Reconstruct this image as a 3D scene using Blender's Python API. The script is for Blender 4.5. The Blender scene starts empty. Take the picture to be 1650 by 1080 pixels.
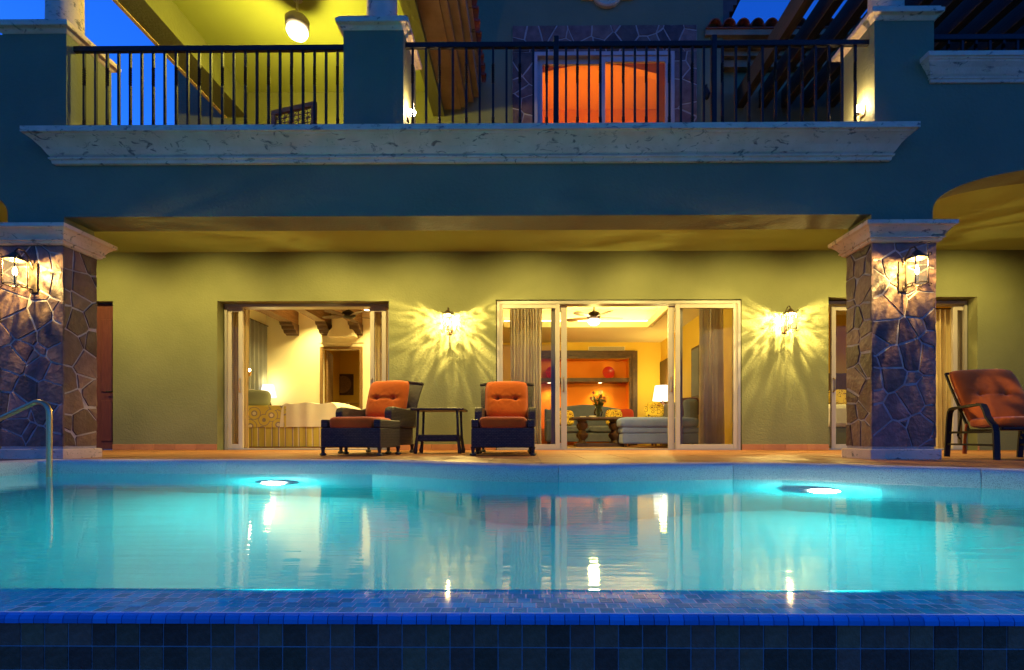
import bpy, math, random
from mathutils import Matrix, Vector
R = math.radians
sc = bpy.context.scene
COL = sc.collection
# ------------------------------------------------------------------ camera
EYE, FPX, PPX, PPY, YAW = 0.219, 800.0, 844.0, 704.5, 0.0078
cam = bpy.data.cameras.new('camera'); camo = bpy.data.objects.new('camera', cam); COL.objects.link(camo)
camo.location = (0, 0, EYE); camo.rotation_euler = (R(90), 0, YAW)
cam.sensor_width = 36; cam.lens = 36*FPX/1650
cam.shift_x = (825-PPX)/1650; cam.shift_y = (PPY-540)/1650
cam.clip_start = 0.05; cam.clip_end = 3000
sc.camera = camo
# ------------------------------------------------------------------ dusk sky, faint last light, exposure
w = bpy.data.worlds.new('World'); sc.world = w; w.use_nodes = True
nt = w.node_tree; nt.nodes.clear()
sky = nt.nodes.new('ShaderNodeTexSky'); sky.sky_type = 'NISHITA'; sky.sun_disc = False
sky.sun_elevation = R(4.0); sky.sun_rotation = R(300); sky.ozone_density = 6.0; sky.air_density = 1.0; sky.dust_density = 0.2
tint = nt.nodes.new('ShaderNodeMix'); tint.data_type = 'RGBA'; tint.blend_type = 'MULTIPLY'; tint.inputs[0].default_value = 1
tint.inputs[7].default_value = (0.33, 0.55, 1.08, 1)
bg = nt.nodes.new('ShaderNodeBackground'); bg.inputs[1].default_value = 0.15
wo = nt.nodes.new('ShaderNodeOutputWorld')
nt.links.new(sky.outputs[0], tint.inputs[6]); nt.links.new(tint.outputs[2], bg.inputs[0]); nt.links.new(bg.outputs[0], wo.inputs[0])
sl = bpy.data.lights.new('sun', 'SUN'); slo = bpy.data.objects.new('sun', sl); COL.objects.link(slo)
sl.energy = 0.02; sl.angle = R(15); sl.color = (1.0, .85, .7); slo.rotation_euler = (R(86), 0, R(-120))
vs = sc.view_settings; sc.display_settings.display_device = 'sRGB'
vs.view_transform = 'Standard'; vs.look = 'None'; vs.exposure = 2.0; vs.gamma = 1.0; vs.use_curve_mapping = False
sc.render.engine = 'CYCLES'
cy = sc.cycles; cy.use_denoising = True; cy.sample_clamp_indirect = 2.0; cy.blur_glossy = 0.4; cy.max_bounces = 10; cy.transparent_max_bounces = 24
cy.caustics_reflective = False; cy.caustics_refractive = True
try: cy.denoiser = 'OPENIMAGEDENOISE'
except Exception: pass
# ------------------------------------------------------------------ helpers
CT, ST = math.cos(YAW), math.sin(YAW)
def P(x, y, Y):
    """photo pixel + distance plane -> (X, z)"""
    u, v = (x-PPX)/FPX, (PPY-y)/FPX
    k = Y/(CT+u*ST)
    return (u*CT-ST)*k, EYE+v*k
def PX(x, Y): return P(x, PPY, Y)[0]
def PZ(y, Y): return EYE+(PPY-y)/FPX*Y
def G(x, y, z=0.0):
    """photo pixel -> point on the horizontal plane z"""
    Y = (z-EYE)*FPX/(PPY-y)
    for _ in range(3):
        X, zz = P(x, y, Y); Y *= (z-EYE)/(zz-EYE)
    return P(x, y, Y)[0], Y
WM = {}
def link(o, parent=None, world=False):
    COL.objects.link(o)
    if parent is not None:
        o.parent = parent
        if world: o.matrix_parent_inverse = WM[parent].inverted()
    pw = WM[parent] @ o.matrix_parent_inverse if parent is not None else Matrix.Identity(4)
    WM[o] = pw @ Matrix.LocRotScale(o.location, o.rotation_euler, o.scale)
    return o
def thing(name, label, cat, loc=(0, 0, 0), rz=0, group=None):
    o = bpy.data.objects.new(name, None); o.location = loc; o.rotation_euler = (0, 0, rz); o.empty_display_size = .1
    tag(o, label, cat, group); return link(o)
def tag(o, label, cat, group=None):
    o['label'] = label; o['category'] = cat
    if group: o['group'] = group
    return o
def copy_tree(o, parent=None):
    c = o.copy(); COL.objects.link(c)
    if parent is not None: c.parent = parent
    for ch in list(o.children): copy_tree(ch, c)
    WM[c] = WM.get(parent, Matrix.Identity(4)) @ c.matrix_parent_inverse @ Matrix.LocRotScale(c.location, c.rotation_euler, c.scale)
    return c
class MB:
    def __init__(s): s.v = []; s.f = []; s.uv = None
    def add(s, vs, fs):
        n = len(s.v); s.v += [tuple(p) for p in vs]; s.f += [tuple(i+n for i in f) for f in fs]; return s
    def box(s, x0, x1, y0, y1, z0, z1):
        return s.add([(x, y, z) for x in (x0, x1) for y in (y0, y1) for z in (z0, z1)],
                     [(0, 1, 3, 2), (4, 6, 7, 5), (0, 4, 5, 1), (2, 3, 7, 6), (0, 2, 6, 4), (1, 5, 7, 3)])
    def bar(s, a, b, wd, ht, up=(0, 0, 1)):
        a, b = Vector(a), Vector(b); d = (b-a).normalized(); u = Vector(up); r = d.cross(u)
        if r.length < 1e-5: r = d.cross(Vector((0, 1, 0)))
        r.normalize(); u = r.cross(d)
        vs = [p+r*i*wd/2+u*j*ht/2 for p in (a, b) for i, j in ((-1, -1), (1, -1), (1, 1), (-1, 1))]
        return s.add(vs, [(0, 1, 2, 3), (7, 6, 5, 4)]+[(i, i+4, (i+1) % 4+4, (i+1) % 4) for i in range(4)])
    def tube(s, pts, r, n=8, cap=True):
        pts = [Vector(p) for p in pts]; m = len(pts); rr = r if isinstance(r, (list, tuple)) else [r]*m
        d0 = (pts[1]-pts[0]).normalized(); ref = Vector((0, 0, 1)) if abs(d0.z) < .9 else Vector((1, 0, 0))
        rt = d0.cross(ref).normalized(); vs = []
        for i, p in enumerate(pts):
            d = (pts[min(i+1, m-1)]-pts[max(i-1, 0)]).normalized()
            rt = (rt-d*rt.dot(d)).normalized(); up = d.cross(rt)
            vs += [p+(rt*math.cos(2*math.pi*k/n)+up*math.sin(2*math.pi*k/n))*rr[i] for k in range(n)]
        fs = [(i*n+k, i*n+(k+1) % n, (i+1)*n+(k+1) % n, (i+1)*n+k) for i in range(m-1) for k in range(n)]
        if cap: fs += [tuple(range(n-1, -1, -1)), tuple(range((m-1)*n, m*n))]
        return s.add(vs, fs)
    def lathe(s, prof, c=(0, 0, 0), n=16):
        vs = [(c[0]+r*math.cos(2*math.pi*k/n), c[1]+r*math.sin(2*math.pi*k/n), c[2]+z) for r, z in prof for k in range(n)]
        m = len(prof)
        fs = [(i*n+k, i*n+(k+1) % n, (i+1)*n+(k+1) % n, (i+1)*n+k) for i in range(m-1) for k in range(n)]
        fs += [tuple(range(n-1, -1, -1)), tuple(range((m-1)*n, m*n))]
        return s.add(vs, fs)
    def prism(s, poly, a, b, f=lambda p, t: (p[0], t, p[1])):
        n = len(poly); vs = [f(p, a) for p in poly]+[f(p, b) for p in poly]
        return s.add(vs, [tuple(range(n)), tuple(range(2*n-1, n-1, -1))]+[(i, i+n, (i+1) % n+n, (i+1) % n) for i in range(n)])
    def grid(s, fn, nu, nv, wrap=False):
        vs = [fn(i/(nu if wrap else nu), j/nv) for i in range(nu+(0 if wrap else 1)) for j in range(nv+1)]
        N = nv+1; M = nu if wrap else nu+1
        fs = [(i*N+j, ((i+1) % M)*N+j, ((i+1) % M)*N+j+1, i*N+j+1) for i in range(nu) for j in range(nv)]
        return s.add(vs, fs)
    def pillow(s, c, wd, dp, ht, e=.35, n=20, tufts=(), M=None, top='z'):
        """puffed cushion; tufts are (u,v) in -1..1 on the +axis face"""
        def sp(a, p): return math.copysign(abs(a)**p, a)
        def fn(u, v):
            a = 2*math.pi*u; b = -math.pi/2+math.pi*v
            x = sp(math.cos(b), e)*sp(math.cos(a), e); y = sp(math.cos(b), e)*sp(math.sin(a), e); z = sp(math.sin(b), .55)
            k = 1.0
            for tu, tv in tufts:
                d = math.hypot((x-tu)*wd/2, (y-tv)*dp/2); k -= .62*math.exp(-(d/.045)**2)+.13*math.exp(-((y-tv)*dp/2/.03)**2)*(abs(x) < .9)
            p = Vector((x*wd/2, y*dp/2, z*ht/2*(k if z > 0 else 1)))
            if M is not None: p = M @ p
            return (c[0]+p.x, c[1]+p.y, c[2]+p.z)
        return s.grid(fn, n*2, n, wrap=True)
    def cushion(s, c, wd, dp, ht, tufts=(), M=None, n=44, seed=1):
        """square cushion with piped edge, buttons and radiating creases on its +z face"""
        rn = random.Random(seed); ph = [rn.uniform(0, 6) for _ in range(6)]
        def side(sg):
            def fn(u, v):
                a, b = u*2-1, v*2-1; a2 = math.sin(a*math.pi/2)*.35+a*.65; b2 = math.sin(b*math.pi/2)*.35+b*.65
                x = a2*wd/2*(1-.07*b2**6); y = b2*dp/2*(1-.07*a2**6)
                h = ht/2*max(0, (1-abs(a2)**5)*(1-abs(b2)**5))**.5*(.92+.08*math.sin(a*3+ph[0])*math.sin(b*2.6+ph[1]))
                if sg > 0:
                    for k, (tu, tv) in enumerate(tufts):
                        dx, dy = x-tu*wd/2, y-tv*dp/2; d = math.hypot(dx, dy); th = math.atan2(dy, dx)
                        h *= 1-.50*math.exp(-(d/.026)**2)-.20*math.exp(-(dy/.022)**2)*math.exp(-(d/.11)**2)
                        h += .0036*math.exp(-((d-.06)/.05)**2)*math.sin(9*th+ph[2+k % 3])
                p = Vector((x, y, sg*h))
                if M is not None: p = M @ p
                return (c[0]+p.x, c[1]+p.y, c[2]+p.z)
            return fn
        s.grid(side(1), n, n); s.grid(side(-1), 16, 16)
        ring = []
        for i in range(4*n+1):
            q = i/n; k = int(q) % 4; t = q-int(q); a, b = ((t, 0), (1, t), (1-t, 1), (0, 1-t))[k]; ring.append(side(1)(a, b))
        return s.tube(ring, .007, 6, cap=False)
    def build(s, name, mat, parent=None, world=False, smooth=False, bevel=0, loc=None, kind=None, sub=0):
        me = bpy.data.meshes.new(name); me.from_pydata(s.v, [], s.f); me.update()
        o = bpy.data.objects.new(name, me)
        if loc: o.location = loc
        me.materials.append(mat)
        if smooth:
            me.polygons.foreach_set('use_smooth', [True]*len(me.polygons))
            try: me.set_sharp_from_angle(angle=R(40))
            except Exception: pass
        if bevel:
            b = o.modifiers.new('bevel', 'BEVEL'); b.width = bevel; b.segments = 2; b.limit_method = 'ANGLE'
        if kind: o['kind'] = kind
        return link(o, parent, world)
def arc(c, r, a0, a1, n, plane='xz', y=0):
    out = []
    for i in range(n+1):
        a = R(a0+(a1-a0)*i/n); p, q = r*math.cos(a), r*math.sin(a)
        out.append((c[0]+p, y, c[1]+q) if plane == 'xz' else (y, c[0]+p, c[1]+q))
    return out
# polygons / flagstones
def clip(poly, nx, ny, d):
    out = []; n = len(poly)
    for i in range(n):
        a, b = poly[i], poly[(i+1) % n]; da = a[0]*nx+a[1]*ny-d; db = b[0]*nx+b[1]*ny-d
        if da <= 0: out.append(a)
        if (da < 0 < db) or (db < 0 < da):
            t = da/(da-db); out.append((a[0]+(b[0]-a[0])*t, a[1]+(b[1]-a[1])*t))
    return out
def cells(x0, x1, y0, y1, size, rnd, gap):
    w_, h_ = x1-x0, y1-y0; n = max(1, round(w_*h_/(size*size))); pts = []
    while len(pts) < n:
        best = None
        for _ in range(6):
            c = (x0+rnd.random()*w_, y0+rnd.random()*h_)
            dm = min([math.hypot(c[0]-p[0], c[1]-p[1]) for p in pts] or [9])
            if best is None or dm > best[0]: best = (dm, c)
        pts.append(best[1])
    wts = [rnd.uniform(-.42, .42)*size*size for _ in pts]
    out = []
    for i, p in enumerate(pts):
        poly = [(x0, y0), (x1, y0), (x1, y1), (x0, y1)]
        for j, q in enumerate(pts):
            if i == j: continue
            dx, dy = q[0]-p[0], q[1]-p[1]; L = math.hypot(dx, dy)
            d = ((q[0]**2+q[1]**2-p[0]**2-p[1]**2)-(wts[j]-wts[i]))/(2*L)
            poly = clip(poly, dx/L, dy/L, d-gap*rnd.uniform(.35, .75))
            if len(poly) < 3: break
        if len(poly) >= 3:
            ar = abs(sum(poly[k][0]*poly[(k+1) % len(poly)][1]-poly[(k+1) % len(poly)][0]*poly[k][1] for k in range(len(poly))))/2
            if ar > .0012: out.append(poly)
    return out
def stone(poly, f, rnd, t=.010):
    """poly in 2D, f(a,b,h) maps to 3D with h outwards"""
    q = []
    for i, p in enumerate(poly):                                     # drop near-duplicate corners, then roughen edges
        a, b = p, poly[(i+1) % len(poly)]; L = math.hypot(b[0]-a[0], b[1]-a[1])
        if L < .008: continue
        q.append(a)
        if L > .09:
            k = rnd.uniform(.35, .65); nx, ny = (b[1]-a[1])/L, -(b[0]-a[0])/L; e = rnd.uniform(-.006, .004)
            q.append((a[0]+(b[0]-a[0])*k+nx*e, a[1]+(b[1]-a[1])*k+ny*e))
    poly = q if len(q) > 2 else poly
    n = len(poly); cx = sum(p[0] for p in poly)/n; cy_ = sum(p[1] for p in poly)/n
    h = [t*rnd.uniform(.45, 1.3) for _ in poly]; vs = [f(p[0], p[1], -.006) for p in poly]
    for p, hh in zip(poly, h):
        L = math.hypot(p[0]-cx, p[1]-cy_) or 1; k = 1-min(.004/L, .4)
        vs.append(f(cx+(p[0]-cx)*k, cy_+(p[1]-cy_)*k, hh))
    vs.append(f(cx, cy_, t*rnd.uniform(.9, 1.35)))
    return MB().add(vs, [(i, (i+1) % n, (i+1) % n+n, i+n) for i in range(n)]+[(i+n, (i+1) % n+n, 2*n) for i in range(n)])
# ------------------------------------------------------------------ materials
def pm(name, col, rough=.6, col2=None, scale=5, bump=0, bscale=40, metal=0, spec=.5, rand=0, ramp=(.35, .7), detail=4, stretch=None, sheen=0, coat=0):
    m = bpy.data.materials.new(name); m.use_nodes = True; t = m.node_tree; b = t.nodes['Principled BSDF']
    b.inputs['Roughness'].default_value = rough; b.inputs['Metallic'].default_value = metal
    b.inputs['Specular IOR Level'].default_value = spec; b.inputs['Base Color'].default_value = (*col, 1)
    if coat: b.inputs['Coat Weight'].default_value = coat; b.inputs['Coat Roughness'].default_value = .05; b.inputs['Coat IOR'].default_value = 1.33
    if sheen: b.inputs['Sheen Weight'].default_value = sheen
    tc = t.nodes.new('ShaderNodeTexCoord'); vec = tc.outputs['Object']
    if stretch:
        mp = t.nodes.new('ShaderNodeMapping'); mp.inputs['Scale'].default_value = stretch; t.links.new(vec, mp.inputs[0]); vec = mp.outputs[0]
    out = None
    if col2 is not None:
        nz = t.nodes.new('ShaderNodeTexNoise'); nz.inputs['Scale'].default_value = scale; nz.inputs['Detail'].default_value = detail
        t.links.new(vec, nz.inputs['Vector'])
        cr = t.nodes.new('ShaderNodeValToRGB'); e = cr.color_ramp.elements
        e[0].position, e[1].position = ramp; e[0].color = (*col, 1); e[1].color = (*col2, 1)
        t.links.new(nz.outputs[0], cr.inputs[0]); out = cr.outputs[0]; t.links.new(out, b.inputs['Base Color'])
    if rand:
        oi = t.nodes.new('ShaderNodeObjectInfo'); hs = t.nodes.new('ShaderNodeHueSaturation')
        mr = t.nodes.new('ShaderNodeMapRange'); mr.inputs[3].default_value = 1-rand; mr.inputs[4].default_value = 1+rand
        t.links.new(oi.outputs['Random'], mr.inputs[0]); t.links.new(mr.outputs[0], hs.inputs['Value'])
        mh = t.nodes.new('ShaderNodeMapRange'); mh.inputs[3].default_value = .5-rand*.022; mh.inputs[4].default_value = .5+rand*.022
        ml = t.nodes.new('ShaderNodeMath'); ml.operation = 'MULTIPLY'; ml.inputs[1].default_value = 7.31
        fr = t.nodes.new('ShaderNodeMath'); fr.operation = 'FRACT'
        t.links.new(oi.outputs['Random'], ml.inputs[0]); t.links.new(ml.outputs[0], fr.inputs[0]); t.links.new(fr.outputs[0], mh.inputs[0]); t.links.new(mh.outputs[0], hs.inputs['Hue'])
        if out: t.links.new(out, hs.inputs['Color'])
        else: hs.inputs['Color'].default_value = (*col, 1)
        t.links.new(hs.outputs[0], b.inputs['Base Color']); out = hs.outputs[0]
    if bump:
        n2 = t.nodes.new('ShaderNodeTexNoise'); n2.inputs['Scale'].default_value = bscale; n2.inputs['Detail'].default_value = 5
        t.links.new(vec, n2.inputs['Vector'])
        bp = t.nodes.new('ShaderNodeBump'); bp.inputs['Strength'].default_value = bump; bp.inputs['Distance'].default_value = .01
        t.links.new(n2.outputs[0], bp.inputs['Height']); t.links.new(bp.outputs[0], b.inputs['Normal'])
    m['out'] = 0
    return m
def N(m): return m.node_tree.nodes, m.node_tree.links, m.node_tree.nodes['Principled BSDF']
M = {}
M['paint'] = pm('sage_paint', (.138, .143, .063), .78, (.182, .186, .086), 1.3, .6, 34, detail=9, ramp=(.3, .75))
M['ceil'] = pm('ceiling_paint', (.30, .335, .10), .8, (.33, .365, .115), 1.2, .1, 50)
M['mortar'] = pm('mortar', (.44, .365, .31), .9, (.33, .27, .23), 12, .4, 60)
M['slate'] = pm('slate_stone', (.110, .056, .038), .5, (.195, .112, .078), 9, .9, 26, rand=.5, ramp=(.3, .75), detail=9, spec=.3)
M['terracotta'] = pm('terracotta_tile', (.26, .092, .024), .5, (.32, .125, .036), 3.5, .12, 25, rand=.14)
M['skirt'] = pm('skirting_tile', (.36, .14, .05), .5, (.44, .19, .07), 5, .1, 25, rand=.12)
M['grout'] = pm('grout', (.34, .26, .19), .9, bump=.2)
M['coping'] = pm('pebble_coping', (.54, .50, .45), .8, (.30, .28, .26), 210, .5, 190, ramp=(.46, .64), rand=.06)
M['wood'] = pm('dark_wood', (.06, .028, .014), .5, (.11, .055, .026), 9, .25, 18, stretch=(1, 8, 1))
M['beamwood'] = pm('beam_wood', (.16, .085, .035), .6, (.26, .15, .07), 6, .3, 16, stretch=(6, .6, 6))
M['pergola'] = pm('pergola_timber', (.06, .036, .016), .7, (.105, .066, .032), 6, .4, 16, stretch=(8, .7, 8), rand=.15)
M['mahog'] = pm('mahogany', (.085, .022, .018), .4, (.12, .035, .025), 8, .1, 18, stretch=(8, 8, .8))
M['iron'] = pm('wrought_iron', (.010, .009, .009), .55, (.016, .014, .013), 30, .2, 90, spec=.22)
M['bronze'] = pm('bronze_iron', (.05, .032, .018), .45, (.09, .055, .03), 25, .2, 60, metal=.6)
M['white'] = pm('white_frame', (.42, .36, .33), .4, (.39, .34, .31), 4)
M['white2'] = pm('aluminium_rail', (.34, .31, .29), .4, metal=.3)
M['steel'] = pm('polished_steel', (.52, .35, .17), .33, metal=1)
M['cream'] = pm('cream_plaster', (.84, .76, .58), .8, (.86, .78, .62), 1.5, .1, 40)
M['yellow'] = pm('yellow_plaster', (.76, .50, .06), .8, (.79, .54, .08), 1.5, .1, 40)
M['pale'] = pm('pale_ceiling', (.82, .70, .40), .8, (.84, .73, .44), 1.2)
M['orange'] = pm('orange_plaster', (.86, .26, .010), .75, (.89, .29, .014), 1.5, .1, 40)
M['orange2'] = pm('bright_orange_plaster', (.84, .40, .012), .75, (.87, .43, .016), 1.5, .1, 40)
M['eave'] = pm('dark_eave_stone', (.24, .16, .085), .8, (.32, .22, .12), 6, .3, 40)  # darker brown than the cantera trim
M['redglaze'] = pm('red_glaze', (.42, .012, .012), .12, (.5, .02, .015), 6)
M['cushion'] = pm('rust_cushion', (.43, .078, .003), .92, (.50, .10, .005), 5, .5, 16, spec=.15, sheen=.2)
M['cushion2'] = pm('faded_rust_cushion', (.36, .070, .007), .92, (.43, .09, .010), 4, .5, 14, spec=.15, sheen=.2)
M['sofa'] = pm('blue_grey_upholstery', (.10, .125, .19), .9, (.125, .15, .22), 6, .15, 200, sheen=.2)
M['sofa2'] = pm('periwinkle_upholstery', (.13, .19, .46), .9, (.16, .22, .52), 6, .15, 200, sheen=.2)
M['redcloth'] = pm('red_cloth', (.38, .04, .02), .9, bump=.1, bscale=150)
M['plum'] = pm('plum_cloth', (.09, .03, .07), .9, bump=.1, bscale=150)
M['grey'] = pm('grey_green_cloth', (.17, .18, .13), .9, bump=.1, bscale=150)
M['linen'] = pm('ivory_linen', (.80, .74, .60), .85, (.74, .68, .54), 4, .25, 14)
M['drape'] = pm('sheer_drape', (.74, .68, .64), .9, (.60, .55, .51), 3, .1, 60)
M['drape2'] = pm('tan_drape', (.62, .48, .27), .9, (.55, .42, .23), 3)
M['slatedrape'] = pm('slate_blue_drape', (.20, .21, .25), .9, (.25, .26, .30), 3)
M['leaf'] = pm('leaf_green', (.05, .09, .03), .6, (.09, .14, .04), 20)
M['petal'] = pm('pale_yellow_petal', (.75, .66, .22), .7, (.85, .80, .50), 20)
M['pinkpetal'] = pm('dusky_red_petal', (.30, .05, .07), .7)
M['clay'] = pm('clay_roof_tile', (.34, .085, .04), .75, (.22, .06, .035), 7, .3, 30, rand=.3)
M['plaster'] = pm('pool_plaster', (.003, .50, .525), .7, (.006, .57, .59), 2.2, .15, 30)
M['mosaic'] = pm('cobalt_mosaic', (.012, .40, .46), .5, (.02, .50, .54), 30, rand=.3, coat=.38, spec=0)
M['cobalt'] = pm('cobalt_edge_tile', (.02, .22, .48), .35, (.03, .28, .55), 30, rand=.2, coat=.12, spec=.2)
M['walltile'] = pm('slate_wall_tile', (.27, .082, .036), .6, (.34, .115, .055), 45, .4, 90, rand=.4, spec=.25)
M['bluegrout'] = pm('blue_grout', (.34, .29, .30), .8, bump=.2)
M['palegrout'] = pm('pale_grout', (.55, .75, .76), .8, coat=.5, spec=0)
M['soil'] = pm('dry_ground', (.10, .085, .06), .95, (.14, .12, .08), .8, .5, 6)
M['chromium'] = pm('lamp_housing', (.5, .5, .5), .3, metal=1)
# cantera stone with dark inclusions
m = M['cantera'] = pm('cantera_stone', (.60, .44, .28), .8, (.72, .545, .37), 5, .3, 45); n_, l_, b_ = N(m)
tc = n_.new('ShaderNodeTexCoord'); mp = n_.new('ShaderNodeMapping'); mp.inputs['Scale'].default_value = (3.2, 5, 7); mp.inputs['Rotation'].default_value = (0, .7, 0)
dn = n_.new('ShaderNodeTexNoise'); dn.inputs['Scale'].default_value = 2.6; dn.inputs['Detail'].default_value = 7; dn.inputs['Roughness'].default_value = .62; dn.inputs['Distortion'].default_value = 1.1
cr = n_.new('ShaderNodeValToRGB'); cr.color_ramp.elements[0].position = .57; cr.color_ramp.elements[1].position = .665
mx = n_.new('ShaderNodeMix'); mx.data_type = 'RGBA'; mx.inputs[7].default_value = (.17, .135, .10, 1)
old = b_.inputs['Base Color'].links[0].from_socket
l_.new(tc.outputs['Object'], mp.inputs[0]); l_.new(mp.outputs[0], dn.inputs[0]); l_.new(dn.outputs[0], cr.inputs[0])
l_.new(cr.outputs[0], mx.inputs[0]); l_.new(old, mx.inputs[6]); l_.new(mx.outputs[2], b_.inputs['Base Color'])
# wicker: woven bump
m = M['wicker'] = pm('dark_wicker', (.030, .022, .020), .45, spec=.35); n_, l_, b_ = N(m)
tc = n_.new('ShaderNodeTexCoord'); br = n_.new('ShaderNodeTexBrick'); mp = n_.new('ShaderNodeMapping')
sep = n_.new('ShaderNodeSeparateXYZ'); ad = n_.new('ShaderNodeMath'); cb = n_.new('ShaderNodeCombineXYZ')
l_.new(tc.outputs['Object'], sep.inputs[0]); l_.new(sep.outputs[0], ad.inputs[0]); l_.new(sep.outputs[1], ad.inputs[1])
l_.new(ad.outputs[0], cb.inputs[0]); l_.new(sep.outputs[2], cb.inputs[1]); l_.new(cb.outputs[0], br.inputs[0])
br.inputs['Scale'].default_value = 13; br.inputs['Mortar Size'].default_value = .045; br.inputs['Mortar Smooth'].default_value = .5
br.inputs['Color1'].default_value = (.070, .050, .038, 1); br.inputs['Color2'].default_value = (.038, .027, .021, 1); br.inputs['Mortar'].default_value = (.003, .002, .002, 1)
bp = n_.new('ShaderNodeBump'); bp.inputs['Strength'].default_value = .9; bp.inputs['Distance'].default_value = .006; bp.invert = True
l_.new(br.outputs['Color'], b_.inputs['Base Color']); l_.new(br.outputs['Fac'], bp.inputs['Height']); l_.new(bp.outputs[0], b_.inputs['Normal'])
def patterned(name, c1, c2, c3, scale, stripes=False):
    m = pm(name, c1, .9); n_, l_, b_ = N(m); tc = n_.new('ShaderNodeTexCoord')
    if stripes:
        t = n_.new('ShaderNodeTexWave'); t.inputs['Scale'].default_value = scale; t.bands_direction = 'X'; src = t.outputs['Fac']
    else:
        t = n_.new('ShaderNodeTexVoronoi'); t.inputs['Scale'].default_value = scale; t.feature = 'F1'; src = t.outputs['Distance']
    l_.new(tc.outputs['Object'], t.inputs['Vector'])
    cr = n_.new('ShaderNodeValToRGB'); cr.color_ramp.interpolation = 'CONSTANT'; e = cr.color_ramp.elements
    pos = ((0, c1), (.3, c2), (.42, c3), (.62, c1)) if stripes else ((0, c3), (.16, c2), (.26, c1), (.50, c2), (.56, c1))
    e[0].position = 0; e[0].color = (*pos[0][1], 1); e[1].position = pos[1][0]; e[1].color = (*pos[1][1], 1)
    for p_, c_ in pos[2:]:
        x = e.new(p_); x.color = (*c_, 1)
    l_.new(src, cr.inputs[0]); l_.new(cr.outputs[0], b_.inputs['Base Color']); return m
M['yellowprint'] = patterned('yellow_circle_print', (.75, .52, .06), (.06, .04, .02), (.55, .20, .03), 11)
M['spread'] = patterned('yellow_medallion_spread', (.62, .50, .10), (.28, .24, .22), (.70, .62, .40), 4.2)
M['bedstripe'] = patterned('striped_bed_skirt', (.50, .42, .08), (.75, .68, .5), (.24, .21, .20), 1.1, True)
M['rug'] = patterned('patterned_rug', (.30, .18, .09), (.12, .08, .04), (.5, .38, .16), 9)
# glass, water, glow
for k_ in ('drape', 'drape2', 'slatedrape', 'linen'):                 # cloth lets some light through
    n_, l_, b_ = N(M[k_]); tl = n_.new('ShaderNodeBsdfTranslucent'); mx = n_.new('ShaderNodeMixShader'); mx.inputs[0].default_value = {'drape': .65, 'drape2': .4, 'slatedrape': .2, 'linen': .1}[k_]
    l_.new(b_.inputs['Base Color'].links[0].from_socket, tl.inputs[0]); l_.new(b_.outputs[0], mx.inputs[1]); l_.new(tl.outputs[0], mx.inputs[2]); l_.new(mx.outputs[0], n_['Material Output'].inputs[0])
def thin_glass(name, tintc, refl):
    m = bpy.data.materials.new(name); m.use_nodes = True; t = m.node_tree; t.nodes.clear()
    tr = t.nodes.new('ShaderNodeBsdfTransparent'); tr.inputs[0].default_value = (*tintc, 1); g = t.nodes.new('ShaderNodeBsdfGlossy'); g.inputs['Roughness'].default_value = .01
    fr = t.nodes.new('ShaderNodeFresnel'); fr.inputs[0].default_value = refl; mx = t.nodes.new('ShaderNodeMixShader'); o = t.nodes.new('ShaderNodeOutputMaterial')
    t.links.new(fr.outputs[0], mx.inputs[0]); t.links.new(tr.outputs[0], mx.inputs[1]); t.links.new(g.outputs[0], mx.inputs[2]); t.links.new(mx.outputs[0], o.inputs[0]); return m
M['pane'] = thin_glass('window_glass', (.80, .81, .82), 1.22)
M['vaseglass'] = thin_glass('vase_glass', (.85, .88, .8), 1.5)
def glow(name, col, s, mixt=0.0):
    m = bpy.data.materials.new(name); m.use_nodes = True; t = m.node_tree; t.nodes.clear()
    e = t.nodes.new('ShaderNodeEmission'); e.inputs[0].default_value = (*col, 1); e.inputs[1].default_value = s; o = t.nodes.new('ShaderNodeOutputMaterial'); last = e.outputs[0]
    if mixt:
        tr = t.nodes.new('ShaderNodeBsdfTransparent'); mx = t.nodes.new('ShaderNodeMixShader'); nz = t.nodes.new('ShaderNodeTexNoise'); nz.inputs['Scale'].default_value = 28
        mr = t.nodes.new('ShaderNodeMapRange'); mr.inputs[1].default_value = .3; mr.inputs[2].default_value = .7; mr.inputs[3].default_value = mixt+.18; mr.inputs[4].default_value = mixt-.18
        t.links.new(nz.outputs[0], mr.inputs[0]); t.links.new(mr.outputs[0], mx.inputs[0])
        t.links.new(e.outputs[0], mx.inputs[1]); t.links.new(tr.outputs[0], mx.inputs[2]); last = mx.outputs[0]
    t.links.new(last, o.inputs[0]); return m
WARM = (1.0, .77, .21)
M['lampglass'] = glow('seeded_lantern_glass', (1, .78, .36), .16, .66)
M['bulb'] = glow('warm_bulb', (1, .80, .42), 25)
M['spark'] = glow('bare_warm_bulb', (1, .74, .40), 90)
M['dome'] = glow('frosted_lamp_dome', (1, .85, .50), 4)
M['shade'] = glow('lit_fabric_shade', (1, .86, .58), .9)
M['cove'] = glow('cove_strip', (1, .80, .36), 9)
M['poollens'] = glow('pool_lamp_lens', (1, 1.0, .90), 7)
m = M['water'] = pm('pool_water', (1, 1, 1), .045); n_, l_, b_ = N(m)
b_.inputs['Transmission Weight'].default_value = 1; b_.inputs['IOR'].default_value = 1.30; b_.inputs['Base Color'].default_value = (.80, 1, .99, 1)
tc = n_.new('ShaderNodeTexCoord'); mp = n_.new('ShaderNodeMapping'); mp.inputs['Scale'].default_value = (.5, 3.6, 1)
nz = n_.new('ShaderNodeTexNoise'); nz.inputs['Scale'].default_value = 6; nz.inputs['Detail'].default_value = 3
bp = n_.new('ShaderNodeBump'); bp.inputs['Strength'].default_value = .045; bp.inputs['Distance'].default_value = .02
l_.new(tc.outputs['Object'], mp.inputs[0]); l_.new(mp.outputs[0], nz.inputs[0]); l_.new(nz.outputs[0], bp.inputs['Height']); l_.new(bp.outputs[0], b_.inputs['Normal'])
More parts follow.
